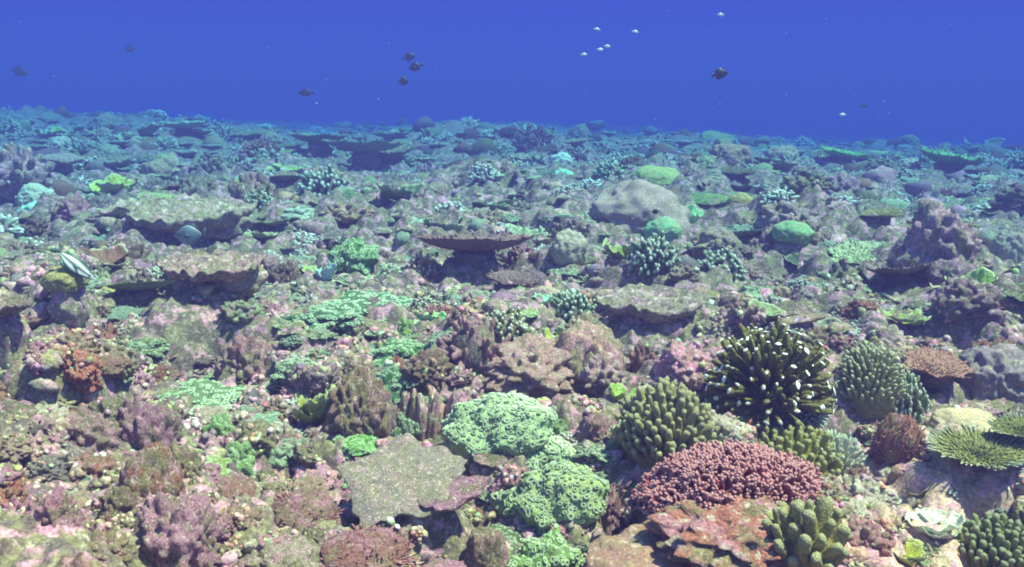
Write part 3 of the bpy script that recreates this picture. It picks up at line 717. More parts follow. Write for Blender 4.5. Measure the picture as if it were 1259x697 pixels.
rock_(1215, 505, 100, 58, srgb(132, 118, 124), 'layered purple-grey rock behind the sandy mound', 'the layered grey rock', 'flat', mat='clean')
rock_(1060, 680, 80, 40, srgb(196, 132, 132), 'pink crusted limestone lump beside the olive fingers', 'the pink limestone lump', 'rubble')
rock_(1050, 600, 50, 30, srgb(150, 104, 90), 'small reddish crusted rock beneath the mint fringe', 'the small reddish rock', 'rubble')
# middle distance
def mush(u, v, wpx, hpx, col, label, short, mat='clean', name='mushroom_coral', pillar=0, pcol=None, cat='coral', sq=.9):
    p, s, W = put(u, v, wpx, .3); r = W / 2; t = empty(name, p, label, cat); hz = pillar * s
    V, F = lump(int(u) % 61 + 800, 5, .16, .06, 3, .05, .04, (r, r * sq, hpx * s * .62))
    if pillar:
        V2, F2 = lump(int(u) % 61 + 860, 4, .25, .4, 2.4, .1, .05, (r * .8, r * .8, hz * .75))
        ob('pillar', MB().add(V2, F2).mesh('pillar', M['rock_m']), t, (0, 0, hz * .4), color=pcol or MAUVE)
    ob('cap', MB().add(V, F).mesh('cap', M[mat + '_m']), t, (0, 0, hz + hpx * s * .2), (.12, 0, 0), 1.0, col)
    reg(p, s, wpx, hpx + pillar, u, v, short)
mush(88, 412, 50, 28, srgb(150, 140, 70), 'mustard yellow mushroom-shaped coral head on a rough pillar under the striped fish', 'the mustard mushroom head', 'clean', pillar=46)
table_(180, 392, 80, 22, srgb(122, 144, 98), 'green flat-topped plate coral next to the mustard coral head', 'the green plate coral', tilt=.3, flatk=.8)
leafy_(2, 386, 40, 26, srgb(120, 156, 110), 'green plate coral cut off at left edge beside dark cave', 'the upper edge plate', 3)
leafy_(2, 480, 36, 30, srgb(150, 186, 130), 'pale green leaf coral cut off at left edge under dark cave', 'the lower edge leaf', 3)
def ledge(u, v, wpx, hpx, lift, col, label, short, sq=.7, rz=0):
    p, s, W = put(u, v, wpx, .35); r = W / 2
    t = empty('ledge_rock', p, label, 'rock'); V, F, tp = plate(int(u) + 3, 70, 18, .22, .05, .3 * hpx / 40, .09, sq)
    V[:, 2] += .10 * (.6 - worley(V, 5, 1)[0]) * (V[:, 2] > -.05)
    ob('ledge_top', MB().add(V, F).mesh('ledge_top', M['rock']), t, (0, 0, lift * s), (.12, 0, rz), r, col)
    V, F = lump(int(u) + 5, 4, .3, .4, 2.4, .1, .05, (r * .8, r * .45, lift * s * .8))
    ob('ledge_foot', MB().add(V, F).mesh('ledge_foot', M['rock_m']), t, (0, r * .25, lift * s * .35), color=tuple(c * .8 for c in col[:3]) + (1,))
    reg(p, s, wpx, hpx + lift, u, v, short)
ledge(268, 440, 128, 36, 38, srgb(156, 132, 124), 'rubble-covered rock ledge overhanging a dark hollow and pink boulder', 'the rubble ledge')
rock_(302, 470, 64, 54, srgb(190, 136, 142), 'pinkish knobbly boulder tucked beneath the rubble ledge', 'the tucked pink boulder', 'knob')
ledge(2, 480, 92, 34, 92, srgb(140, 118, 122), 'mauve rock shelf at the left edge roofing a dark cave', 'the cave shelf', sq=.8)
ledge(240, 330, 150, 34, 30, srgb(150, 138, 118), 'flat beige rock ledge with dark hollow beneath it, beside grey fish', 'the beige ledge')
ledge(215, 285, 165, 20, 14, srgb(166, 156, 130), 'wide flat sandy shelf behind the beige ledge', 'the sandy shelf')
table_(585, 352, 140, 24, srgb(132, 108, 100), 'wide brown table coral with dark underside in the reef middle', 'the wide brown table', mat='soft', tilt=.14)
table_(630, 362, 80, 20, srgb(128, 106, 102), 'smaller brown table coral overlapping the wide brown one', 'the smaller brown table', mat='soft', tilt=.1)
leafy_(401, 352, 30, 30, srgb(176, 222, 222), 'pale cyan upright leaf coral behind green ring coral', 'the pale cyan leaf', 4)
ring_(436, 330, 64, 38, srgb(122, 176, 92), 'bright green rounded polyp coral near the orange rubble', 'the round bright green coral')
bush_(518, 346, 48, 40, srgb(186, 116, 62), 'orange coral bush with whitish tips beside the wide brown table', 'the orange white-tipped bush', 'poc')
ring_(450, 388, 136, 30, srgb(106, 152, 112), 'sprawling grey-green ruffled ring coral across the middle reef', 'the sprawling ruffled coral')
ring_(400, 400, 90, 22, srgb(104, 148, 108), 'low grey-green ring crust joining the sprawling coral', 'the low green crust')
leafy_(532, 408, 50, 28, srgb(160, 224, 150), 'glowing mint green leaf coral in mid reef', 'the glowing mint leaves', 5)
ring_(500, 414, 24, 24, srgb(170, 214, 84), 'small round lime coral beside glowing mint leaves', 'the small lime round')
bush_(622, 424, 66, 44, srgb(112, 122, 66), 'olive branching coral with pale tips behind the pinkish beige rock', 'the olive mid branch coral', 'poc')
bush_(582, 466, 94, 84, srgb(152, 124, 126), 'pinkish grey dead branching thicket in mid reef', 'the dead grey thicket', 'twig')
ring_(495, 446, 80, 26, srgb(112, 164, 104), 'green ring crust arching over a small dark gap', 'the arching green crust')
rock_(300, 400, 60, 30, srgb(150, 180, 130), 'pale green crusted rubble behind the rubble ledge', 'the pale green rubble', 'rubble')
mush(815, 306, 46, 30, srgb(116, 172, 128), 'smooth green mushroom-shaped coral in front of the beige slab', 'the smooth green mushroom', 'clean', pillar=4)
bush_(884, 352, 66, 38, srgb(86, 112, 72), 'dark green branching coral with white dots on a shaded pillar', 'the white-dotted dark coral', 'poc')
leafy_(770, 358, 60, 40, srgb(140, 160, 84), 'yellow-green plate coral behind white-dotted branches', 'the yellow-green mid plate', 4)
bush_(800, 364, 64, 46, srgb(88, 122, 84), 'green branching coral with white dots against yellow-green plate', 'the dotted branch coral', 'poc')
bush_(702, 398, 62, 42, srgb(98, 132, 96), 'green branching coral with white tips near the mint patch', 'the mid white-tipped coral', 'poc')
leafy_(666, 378, 30, 16, srgb(166, 226, 186), 'small mint patch of leaf coral beside white-tipped branches', 'the mint patch', 4)
leafy_(680, 424, 24, 24, srgb(180, 190, 88), 'small yellowish leaf coral standing by the sandy pink mound', 'the small yellow leaf', 3)
rock_(716, 468, 110, 66, srgb(196, 152, 142), 'gravelly pink mound behind pale pink lump', 'the gravelly pink mound', 'flat')
ledge(800, 420, 130, 40, 22, srgb(150, 134, 126), 'brown rock ledge behind the dark pink knob', 'the brown rock ledge')
mush(972, 318, 48, 24, srgb(112, 160, 110), 'round green dome coral perched on a dark pillar', 'the green dome on a pillar', 'clean', pillar=24, pcol=srgb(96, 76, 84))
table_(1058, 338, 100, 20, srgb(170, 182, 140), 'pale cream-green table coral over a dark gap', 'the pale cream table', tilt=.25)
rock_(1146, 345, 90, 78, srgb(186, 146, 158), 'tall purple-pink rubble pinnacle at the right of the reef', 'the purple-pink pinnacle', 'knob', deep=.35)
rock_(1165, 358, 64, 44, srgb(142, 104, 128), 'rounded mauve lump at the foot of the pinnacle', 'the mauve lump', 'smooth')
leafy_(1190, 388, 76, 42, srgb(150, 182, 84), 'yellow-green leaf coral folded over a dark cave', 'the cave yellow-green leaf', 4)
leafy_(1107, 410, 54, 24, srgb(150, 172, 96), 'olive cup coral with bright lime rim beside dark cave', 'the lime-rimmed cup', 4, cup=1.0)
rock_(1185, 420, 76, 44, srgb(120, 92, 104), 'dark purple rock hanging over a cave', 'the dark cave rock', 'knob')
table_(1105, 365, 110, 18, srgb(130, 118, 112), 'dull brown flat plate coral between pinnacle and pale table', 'the dull brown plate', mat='soft')
rock_(1236, 330, 42, 44, srgb(150, 150, 140), 'round grey coral head near the right edge', 'the round grey head', 'head', 'coral')
rock_(970, 285, 90, 50, srgb(160, 140, 146), 'pale purple rubble mound behind the green dome', 'the pale purple rubble mound', 'rubble')
# behind
def porites():
    p, s, W = put(782, 290, 124, .35)
    V, F = lump(91, 5, .28, .05, 2.5, .10, .03, (W / 2, W / 2 * 1.1, 44 * s))
    o = ob('boulder_coral', MB().add(V, F).mesh('boulder_coral', M['clean_m']), None, p, (.1, .1, 0), 1.0, srgb(154, 136, 132))
    tag(o, 'broad smooth beige coral slab sloping toward the viewer in mid reef', 'coral'); reg(p, s, 124, 66, 782, 290, 'the broad beige slab')
porites()
bush_(766, 262, 20, 26, srgb(110, 84, 90), 'small dark spiky coral on the broad beige slab', 'the dark spike', 'twig')
mush(910, 268, 40, 36, srgb(158, 148, 66), 'golden upright rounded coral standing on a ledge', 'the golden dome', 'clean')
leafy_(846, 280, 32, 26, srgb(170, 232, 176), 'bright mint leaf coral beside the smooth green mushroom', 'the bright mint leaves', 6)
table_(868, 265, 60, 12, srgb(120, 150, 92), 'green plate coral beside the golden dome', 'the green plate by the golden dome')
mush(806, 232, 66, 30, srgb(150, 168, 92), 'yellow-green humped coral behind the broad beige slab', 'the yellow-green hump', 'clean')
bush_(748, 220, 40, 26, srgb(120, 160, 100), 'small green coral with white dots behind the broad beige slab', 'the small dotted coral', 'poc')
rock_(690, 202, 30, 12, srgb(200, 214, 196), 'oval whitish coral behind a mint one', 'the oval whitish coral', 'head', 'coral')
rock_(692, 222, 30, 13, srgb(150, 220, 180), 'oval mint coral in front of a whitish one', 'the oval mint coral', 'head', 'coral')
bush_(396, 252, 68, 42, srgb(84, 112, 84), 'dark green branching dome with faint white dots', 'the dark dotted dome', 'poc')
leafy_(150, 246, 60, 30, srgb(170, 186, 84), 'yellow-green leaf coral on the edge of the sandy shelf', 'the shelf yellow-green leaf', 6)
rock_(45, 248, 44, 24, srgb(176, 186, 166), 'whitish lump above a mint lump at the left', 'the whitish left lump', 'head', 'coral')
rock_(46, 268, 44, 20, srgb(150, 206, 186), 'mint lump below a whitish lump at the left', 'the mint left lump', 'head', 'coral')
rock_(30, 250, 80, 60, srgb(156, 128, 142), 'tall pinkish rubble pile at the left edge', 'the pinkish rubble pile', 'rubble')
table_(80, 220, 60, 22, srgb(160, 140, 130), 'small tan table coral jutting from the pinkish rubble pile', 'the tan jutting table')
table_(450, 214, 100, 26, srgb(130, 140, 120), 'pale layered table coral over a wide dark hollow', 'the layered pale table', tilt=.08)
table_(395, 205, 80, 22, srgb(120, 138, 112), 'green-grey table coral overlapping the layered pale one', 'the green-grey far table', tilt=.06)
leafy_(440, 262, 66, 30, srgb(104, 124, 86), 'dark green curled plate coral behind orange rubble', 'the curled dark plate', 4, cup=1.2)
leafy_(496, 262, 60, 30, srgb(96, 118, 84), 'dark curled plate coral next to another curled plate', 'the second curled plate', 4, cup=1.2)
rock_(430, 288, 70, 26, srgb(180, 140, 88), 'orange-tan rubble in front of curled dark plates', 'the orange rubble', 'rubble')
rock_(312, 266, 64, 56, srgb(140, 120, 120), 'brownish mound with green flanks left of the dark dotted dome', 'the brownish mound', 'rubble')
bush_(320, 262, 40, 30, srgb(104, 140, 88), 'green dotted branches growing on the brownish mound', 'the mound branches', 'poc')
table_(1034, 205, 70, 10, srgb(120, 180, 96), 'far bright green table coral low in the haze', 'the far bright green table', tilt=.15)
table_(1165, 215, 100, 14, srgb(110, 170, 100), 'far wide green table coral fading into blue water', 'the far wide green table', tilt=.15)
bush_(655, 180, 60, 40, srgb(60, 76, 66), 'far dark green bushy mound on the skyline', 'the far dark mound', 'fine')
table_(130, 160, 80, 8, srgb(110, 130, 112), 'far stacked table coral on the skyline hump', 'the skyline table', tilt=.05)
table_(228, 172, 60, 14, srgb(170, 190, 170), 'far pale-edged table coral below the skyline hump', 'the far pale-edged table', tilt=.02)
leafy_(545, 295, 60, 26, srgb(140, 160, 130), 'grey-green leaf coral in front of blue-green rubble', 'the grey-green leaves', 5)
rock_(700, 300, 60, 44, srgb(80, 66, 82), 'dark purple lump in shadow left of the broad beige slab', 'the dark purple lump', 'rubble')

# ------------------------------------------------------------------ fish
def fish(u, v, D, lpx, hpx, face, pitch, label, body, name='fish', thin=.3, fcol=None, bend=0.0, stripes=None, yaw=0.0, group=None, cat='fish'):
    r_ = ray(u, v); p = np.array([0, 0, CAMZ]) + r_ * D; s = D / FPX
    Lf, Hf = lpx * s, hpx * s; fcol = fcol or body
    t = empty(name, p, label, cat)
    if group: t['group'] = group
    t.rotation_euler = (0, pitch, (0 if face > 0 else math.pi) + yaw)
    ns, na = 22, 14; X = np.linspace(-.36, .5, ns)
    tt = (X + .36) / .86; hh = np.maximum(.10, np.sin(np.pi * np.clip(tt * .97 + .02, 0, 1)) ** .75) * (.55 + .45 * np.sin(np.pi * np.clip(tt * .9 + .1, 0, 1)))
    hh[-1] = .07; a = np.arange(na) * 2 * math.pi / na
    V = []; C = []
    for i, x in enumerate(X):
        off = bend * ((x - .05) ** 2) * Lf * 2.0
        for q in a:
            zz = math.sin(q) * hh[i] * Hf / 2; V.append([x * Lf, math.cos(q) * hh[i] * Hf / 2 * thin + off * .6, zz + off])
            C.append(stripes(x, math.sin(q)) if stripes else body)
    V += [[-.36 * Lf, 0, bend * .4 * Lf * .41], [.51 * Lf, 0, V[-1][2] * 0 + bend * .2 * Lf * 2]]; C += [body, body]
    q = [[i * na + j, (i + 1) * na + j, (i + 1) * na + (j + 1) % na, i * na + (j + 1) % na] for i in range(ns - 1) for j in range(na)]
    tr = [[ns * na, j, (j + 1) % na] for j in range(na)] + [[ns * na + 1, (ns - 1) * na + (j + 1) % na, (ns - 1) * na + j] for j in range(na)]
    ob('body', MB().add(V, [np.array(q), np.array(tr)], None, np.array(C)).mesh('body', M['fish'], True), t)
    def fin(nm, pts, th=.004, loc=(0, 0, 0), rot=(0, 0, 0)):
        pts = np.array(pts, float); k = len(pts); m = pts.mean(0)
        P = np.concatenate([np.column_stack([pts[:, 0], np.full(k, y), pts[:, 1]]) for y in (-th * Lf, th * Lf)])
        P = np.concatenate([P, [[m[0], -th * 2.5 * Lf, m[1]], [m[0], th * 2.5 * Lf, m[1]]]])
        f4 = [[j, (j + 1) % k, k + (j + 1) % k, k + j] for j in range(k)]; f3 = [[(j + 1) % k, j, 2 * k] for j in range(k)] + [[k + j, k + (j + 1) % k, 2 * k + 1] for j in range(k)]
        ob(nm, MB().add(P, [np.array(f4), np.array(f3)], None, fcol).mesh(nm, M['fish'], True), t, loc, rot)
    to = bend * .35 * Lf
    fin('tail_fin', [(-.33 * Lf, .06 * Hf + to), (-.50 * Lf, .36 * Hf + to), (-.46 * Lf, 0 + to), (-.50 * Lf, -.36 * Hf + to), (-.33 * Lf, -.06 * Hf + to)])
    fin('dorsal_fin', [(.22 * Lf, .44 * Hf), (.10 * Lf, .60 * Hf), (-.12 * Lf, .56 * Hf), (-.27 * Lf, .36 * Hf + to * .5), (-.24 * Lf, .2 * Hf + to * .4), (0, .38 * Hf)])
    fin('anal_fin', [(.02 * Lf, -.42 * Hf), (-.12 * Lf, -.56 * Hf), (-.26 * Lf, -.36 * Hf + to * .5), (-.22 * Lf, -.2 * Hf + to * .4)])
    for sd in (-1, 1):
        fin('pectoral_fin', [(.16 * Lf, .02 * Hf), (.02 * Lf, .08 * Hf), (.0, -.10 * Hf), (.13 * Lf, -.08 * Hf)], .003, (0, sd * Hf * thin * .46, 0), (0, 0, sd * .35))
        Ve, Fe = ico(2); ob('eye', MB().add(Ve * Hf * .06, Fe).mesh('eye', M['eye']), t, (.36 * Lf, sd * Hf * thin * .30, .1 * Hf))
    return t
BLK, WHT = (.012, .016, .02, 1), (.78, .82, .76, 1)
def st(x, z):
    c = z + .25 * x
    return (.04, .10, .07, 1) if c > .66 else WHT if c > .36 else (.012, .03, .028, 1) if c > -.26 else WHT if c > -.52 else (.04, .08, .06, 1)
p0, s0 = at(95, 385)
fish(90, 325, p0[1] * .97, 62, 19, 1, .78, 'black and white striped fish diving over the mustard coral head', WHT, 'striped_fish', .35, (.10, .16, .14, 1), .10, st, .15).rotation_euler[0] = -.55
p0, s0 = at(240, 320)
fish(234, 289, p0[1] * .97, 40, 26, -1, .05, 'plain grey oval fish hovering in front of the beige ledge', srgb(120, 132, 136), 'grey_fish', .3, srgb(60, 66, 74))
D1 = srgb(20, 26, 30)
for (u, v, D, l, h, f, pt, lb) in [(503, 70, 11, 16, 10, 1, -.2, 'highest of three dark fish in open water, facing away upward'), (511, 82, 9.5, 19, 10, -1, .3, 'middle of the three dark fish, the largest one'),
                                   (496, 100, 10, 14, 10, 1, .1, 'lowest and smallest of the three dark fish in open water'), (885, 91, 6, 21, 12, 1, -.15, 'lone black fish in open blue water above the reef'),
                                   (376, 114, 12, 22, 8, -1, .0, 'slim dark fish just above the skyline reef'), (24, 88, 16, 22, 12, 1, .3, 'faint dark fish in open water near the left corner'),
                                   (806, 260, 4.2, 10, 6, -1, .1, 'tiny dark fish over the broad beige slab'), (1062, 130, 14, 10, 5, 1, .0, 'faint small fish above the far right reef'), (160, 60, 18, 16, 8, -1, .1, 'faintest dark fish high in the open water')]:
    fish(u, v, D, l, h, f, pt, lb, D1, 'dark_fish', .35, group='dark fish in open water')
for (u, v, lb) in [(734, 36, 'topmost pale fleck fish of the loose shoal'), (747, 57, 'pale fleck fish ahead of its pair in the shoal'), (738, 61, 'pale fleck fish trailing its pair in the shoal'),
                   (718, 67, 'lowest pale fleck fish of the loose shoal'), (781, 39, 'brightest pale fleck fish apart from the shoal'), (886, 18, 'lone pale fleck fish above the black fish'), (1036, 141, 'pale fleck fish just over the far reef skyline')]:
    fish(u, v, 5.5, 8.5, 3.6, rnd.choice((-1, 1)), rnd.uniform(-.2, .2), lb, (.8, .85, .85, 1), 'pale_fish', .4, group='small pale fish in open water')

# ------------------------------------------------------------------ the rest of the reef
PLACED = []       # root, position, kind phrase, colour word, size word, category
CW = {'pink': [srgb(196, 136, 160), srgb(186, 118, 146), srgb(206, 150, 168)], 'tan': [srgb(160, 136, 112), srgb(176, 152, 124), srgb(150, 124, 104)], 'olive': [srgb(124, 122, 84), srgb(136, 130, 84), srgb(112, 112, 76)],
      'mauve': [srgb(134, 106, 124), srgb(122, 96, 112), srgb(146, 112, 132)], 'brown': [srgb(126, 98, 82), srgb(112, 86, 76), srgb(140, 104, 84)], 'grey': [srgb(128, 122, 120), srgb(112, 108, 110), srgb(146, 140, 136)],
      'cream': [srgb(196, 182, 160), srgb(184, 176, 156)], 'rusty': [srgb(164, 102, 82), srgb(150, 88, 74)], 'green': [srgb(128, 152, 92), srgb(112, 142, 88), srgb(140, 164, 96)], 'lime': [srgb(172, 200, 92), srgb(158, 188, 84)],
      'grey-green': [srgb(112, 134, 112), srgb(100, 124, 108), srgb(124, 144, 120)], 'mint': [srgb(150, 206, 170), srgb(136, 196, 164)], 'whitish': [srgb(214, 224, 206), srgb(200, 220, 206)], 'mustard': [srgb(158, 150, 74)], 'dark green': [srgb(72, 94, 72), srgb(62, 84, 66)], 'pale green': [srgb(156, 180, 140), srgb(146, 172, 132)]}
for k_ in ('green', 'lime', 'mint', 'pale green', 'grey-green'):
    CW[k_] = [tuple(.72 * a + .28 * b for a, b in zip(c[:3], (.30, .30, .24))) + (1,) for c in CW[k_]]
def pickcol(ws):
    names, wt = zip(*ws); k = rnd.choices(names, wt)[0]; c = rnd.choice(CW[k]); f = rnd.uniform(.8, 1.3)
    return k, tuple(min(1, x * f) for x in c[:3]) + (1,)
NEARROCK = [('pink', 8), ('tan', 4), ('mauve', 1.5), ('olive', 5), ('brown', 3), ('grey', 1.5), ('cream', 4), ('rusty', 1.5)]
SANDY = [('cream', 5), ('pink', 5), ('tan', 4), ('rusty', 2), ('olive', 1)]
MIDROCK = [('grey', 4), ('tan', 3), ('mauve', 1.2), ('olive', 5), ('grey-green', 6), ('brown', 3), ('cream', 2), ('pink', 1.3)]
GREEN = [('green', 5), ('grey-green', 5), ('lime', 2), ('pale green', 3), ('dark green', 1.5), ('mint', 1.5), ('whitish', .8)]
PLATE = [('grey-green', 4), ('olive', 3), ('green', 3), ('brown', 2), ('tan', 2), ('pale green', 2), ('mustard', 1)]
NAMES = {'ledge': ('ledge_rock', 'overhanging rock ledge', 'rock', 'rock ledges on the reef'), 'smooth': ('smooth_rock', 'smooth crusted rock', 'rock', 'crusted rocks on the reef'), 'knob': ('knobbly_rock', 'knobbly crusted rock', 'rock', 'knobbly rocks on the reef'), 'rubble': ('rubble_clump', 'clump of nodular coral rubble', 'rubble', 'rubble clumps on the reef'),
         'flat': ('flat_rock', 'low flat crusted rock', 'rock', 'flat rocks on the reef'), 'bush': ('branching_coral', 'stubby branching coral', 'coral', 'branching corals on the reef'), 'poc': ('cauliflower_coral', 'white-tipped branching coral', 'coral', 'white-tipped corals on the reef'),
         'fine': ('bushy_coral', 'finely branched bushy coral', 'coral', 'bushy corals on the reef'), 'twig': ('twiggy_coral', 'open twiggy coral', 'coral', 'twiggy corals on the reef'), 'table': ('table_coral', 'flat table coral', 'table coral', 'table corals on the reef'),
         'leaf': ('leaf_coral', 'leafy plate coral', 'leaf coral', 'leafy corals on the reef'), 'ring': ('polyp_coral', 'ringed polyp coral', 'polyp coral', 'polyp corals on the reef'), 'head': ('head_coral', 'rounded coral head', 'coral', 'coral heads on the reef')}
cnt = {}
def filler(kind, x, y, r, h):
    n, phrase, cat, grp = NAMES[kind]; D = y
    p = np.array([x, y, T1(x, y)]); rz = rnd.random() * 6.28; tl = rnd.uniform(-.25, .25)
    if kind in ('smooth', 'knob', 'rubble', 'flat', 'head'):
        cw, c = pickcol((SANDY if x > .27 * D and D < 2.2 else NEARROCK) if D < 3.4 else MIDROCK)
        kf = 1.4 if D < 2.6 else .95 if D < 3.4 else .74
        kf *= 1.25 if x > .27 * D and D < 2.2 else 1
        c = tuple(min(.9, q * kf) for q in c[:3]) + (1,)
        if kind == 'head': cw, c = pickcol([('grey-green', 3), ('mint', .4), ('tan', 3), ('cream', 1), ('mustard', .6), ('green', 1.5)])
        vk = {'pink': 'rock_pink', 'mauve': 'rock_pink', 'olive': 'rock_turf', 'grey-green': 'rock_turf', 'cream': 'rock_pale', 'tan': 'rock_pale', 'brown': 'rock_bare', 'grey': 'rock_bare', 'rusty': 'rock_bare'}.get(cw, '') if rnd.random() < .75 and kind != 'head' else ''
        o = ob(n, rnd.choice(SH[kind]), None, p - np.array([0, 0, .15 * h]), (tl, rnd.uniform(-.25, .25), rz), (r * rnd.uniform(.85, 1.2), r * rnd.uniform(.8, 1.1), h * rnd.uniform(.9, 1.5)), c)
        if vk: use(o, vk)
    else:
        o = bpy.data.objects.new(n, None); COL.objects.link(o); o.location = p; o.rotation_euler = (tl * .5, rnd.uniform(-.12, .12), rz); o.empty_display_size = .02
        if kind in ('bush', 'poc', 'fine', 'twig'):
            cw, c = pickcol({'bush': GREEN + [('olive', 4), ('brown', 2)], 'poc': [('dark green', 3), ('green', 2), ('olive', 2)], 'fine': [('rusty', 2), ('mauve', 2), ('grey-green', 3), ('olive', 2)], 'twig': [('mauve', 3), ('tan', 3), ('grey', 3), ('rusty', 1), ('grey-green', 3)]}[kind])
            k = rnd.randrange(len(SH[kind]))
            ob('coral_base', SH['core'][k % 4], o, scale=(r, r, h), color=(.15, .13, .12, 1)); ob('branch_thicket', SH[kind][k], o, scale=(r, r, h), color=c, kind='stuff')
        elif kind == 'table':
            cw, c = pickcol(PLATE); k = rnd.randrange(8)
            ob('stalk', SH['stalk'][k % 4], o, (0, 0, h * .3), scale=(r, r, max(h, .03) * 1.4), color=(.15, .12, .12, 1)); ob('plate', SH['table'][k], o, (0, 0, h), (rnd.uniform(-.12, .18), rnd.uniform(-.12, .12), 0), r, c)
        elif kind == 'ledge':
            cw, c = pickcol(NEARROCK if D < 3.4 else MIDROCK); k = rnd.randrange(6); o.rotation_euler = (0, 0, rnd.uniform(-.5, .5))
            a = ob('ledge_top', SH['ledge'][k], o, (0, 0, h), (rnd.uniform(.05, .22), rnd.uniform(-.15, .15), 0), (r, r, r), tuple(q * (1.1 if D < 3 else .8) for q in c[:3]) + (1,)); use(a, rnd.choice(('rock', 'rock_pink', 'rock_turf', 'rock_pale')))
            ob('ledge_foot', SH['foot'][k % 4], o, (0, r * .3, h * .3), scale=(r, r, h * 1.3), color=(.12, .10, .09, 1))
        elif kind == 'leaf':
            cw, c = pickcol(PLATE + GREEN)
            m = rnd.randint(3, 5)
            for i in range(m):
                f = r * rnd.uniform(.75, 1.2); ob('leaf', rnd.choice(SH['leaf']), o, (0, 0, rnd.uniform(0, .3) * h), (rnd.uniform(-.25, .25), rnd.uniform(-.25, .2), i * 6.28 / m + rnd.uniform(-.4, .4)), (f, f, h * 1.5), c)
        elif kind == 'ring':
            cw, c = pickcol(GREEN); k = rnd.randrange(5)
            ob('colony', SH['rhost'][k], o, scale=(r, r, h * 1.1), color=tuple(q * .55 for q in c[:3]) + (1,)); ob('polyp_rings', SH['rring'][k], o, scale=(r, r, h * 1.1), color=c, kind='stuff')
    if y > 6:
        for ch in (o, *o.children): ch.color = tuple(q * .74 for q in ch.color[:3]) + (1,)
    o['category'] = cat; o['group'] = grp
    sz = r / D * FPX
    PLACED.append((o, p, phrase, cw, 'small' if sz < 10 else 'fair-sized' if sz < 17 else 'broad', kind, r))
    cnt[kind] = cnt.get(kind, 0) + 1
def hero_hit(x, y, z, r, h):
    u, v, d = proj((x, y, z)); a = r * FPX / d; t = h * FPX / d * .95
    for (nm, hp, (u0, v0, u1, v1), hd) in HERO:
        mx_, my_ = (u1 - u0) * .12, (v1 - v0) * .12
        if u + a * .8 > u0 + mx_ and u - a * .8 < u1 - mx_ and v - t < v1 - my_ and v + a * .3 > v0 + my_:
            if y < hp[1] + .02 * hp[1] + (u1 - u0) * .2 * hd / FPX: return True
    return False
cells = {}
def free(x, y, r, k=.62):
    D = y; cs = .12 * max(1, D / 2.2); key = (int(math.log(D) * 6),)
    for (x2, y2, r2) in cells.get(key, ()) :
        if (x - x2) ** 2 + (y - y2) ** 2 < (k * (r + r2)) ** 2: return False
    for kk in (key[0] - 1, key[0], key[0] + 1): cells.setdefault((kk,), []).append((x, y, r))
    return True
def scatter(n_try, v0, v1, rpx, mix, limit, k=.62, u0=-25, u1=1284):
    made = 0
    for _ in range(n_try):
        if made >= limit: break
        u = rnd.uniform(u0, u1); v = rnd.uniform(v0, v1)
        q = flat(u, v); x, y = q[0], q[1]; d = math.hypot(y, 1); pr = rnd.uniform(*rpx) * (1.25 if rnd.random() < .12 else 1)
        r = pr * d / FPX; names, wt = zip(*mix); kind = rnd.choices(names, wt)[0]
        if 170 < u < 540 and 330 < v < 600 and rnd.random() < .2: kind = 'ring'
        if cnt.get(kind, 0) >= 290: continue
        h = r * {'smooth': .75, 'knob': .95, 'rubble': .85, 'flat': .55, 'ledge': .62, 'bush': .85, 'poc': .9, 'fine': .7, 'twig': .8, 'table': .75, 'leaf': .6, 'ring': .6, 'head': .8}[kind] * rnd.uniform(.75, 1.2)
        if kind == 'table': r, h = (r * 1.5, h) if y < 7 else (r * 1.15, h * .5)
        if kind in ('flat', 'leaf'): r *= 1.15
        if kind == 'ledge': r, h = r * 1.5, h * 1.4
        z = T1(x, y)
        if hero_hit(x, y, z, r, h * (1.2 if kind == 'table' else 1)): continue
        if not free(x, y, r, k): continue
        filler(kind, x, y, r, h); made += 1
scatter(3000, 345, 480, (9, 19), [('ring', 5), ('leaf', 3), ('rubble', 2), ('bush', .7)], 130, .42, 235, 650)
scatter(3000, 262, 350, (9, 18), [('ring', 4), ('leaf', 4), ('bush', 2), ('fine', 1)], 110, .45, 330, 770)
scatter(14000, 420, 725, (8, 25), [('smooth', 3.2), ('knob', 6), ('rubble', 5), ('flat', .5), ('ledge', .9), ('ring', 1.6), ('twig', .9), ('leaf', .7), ('bush', .5)], 780, .43)
scatter(6000, 270, 430, (12, 30), [('smooth', 1), ('knob', 3), ('rubble', 4), ('flat', 1), ('ledge', 1), ('ring', 3), ('twig', 1.4), ('leaf', 3), ('bush', 2), ('table', 1.4), ('poc', .7), ('fine', .7), ('head', .5)], 400, .52)
scatter(9000, 185, 285, (9, 22), [('knob', 1.5), ('ledge', .6), ('rubble', 4), ('ring', 1), ('twig', 1.4), ('leaf', 3), ('bush', 3), ('table', 2), ('poc', 1.4), ('fine', 1), ('head', 1)], 420, .5)
scatter(5000, 150, 190, (6, 16), [('rubble', 4), ('knob', 3), ('twig', 2), ('leaf', 3), ('bush', 4), ('table', 1), ('fine', 2), ('head', .7)], 260, .45)
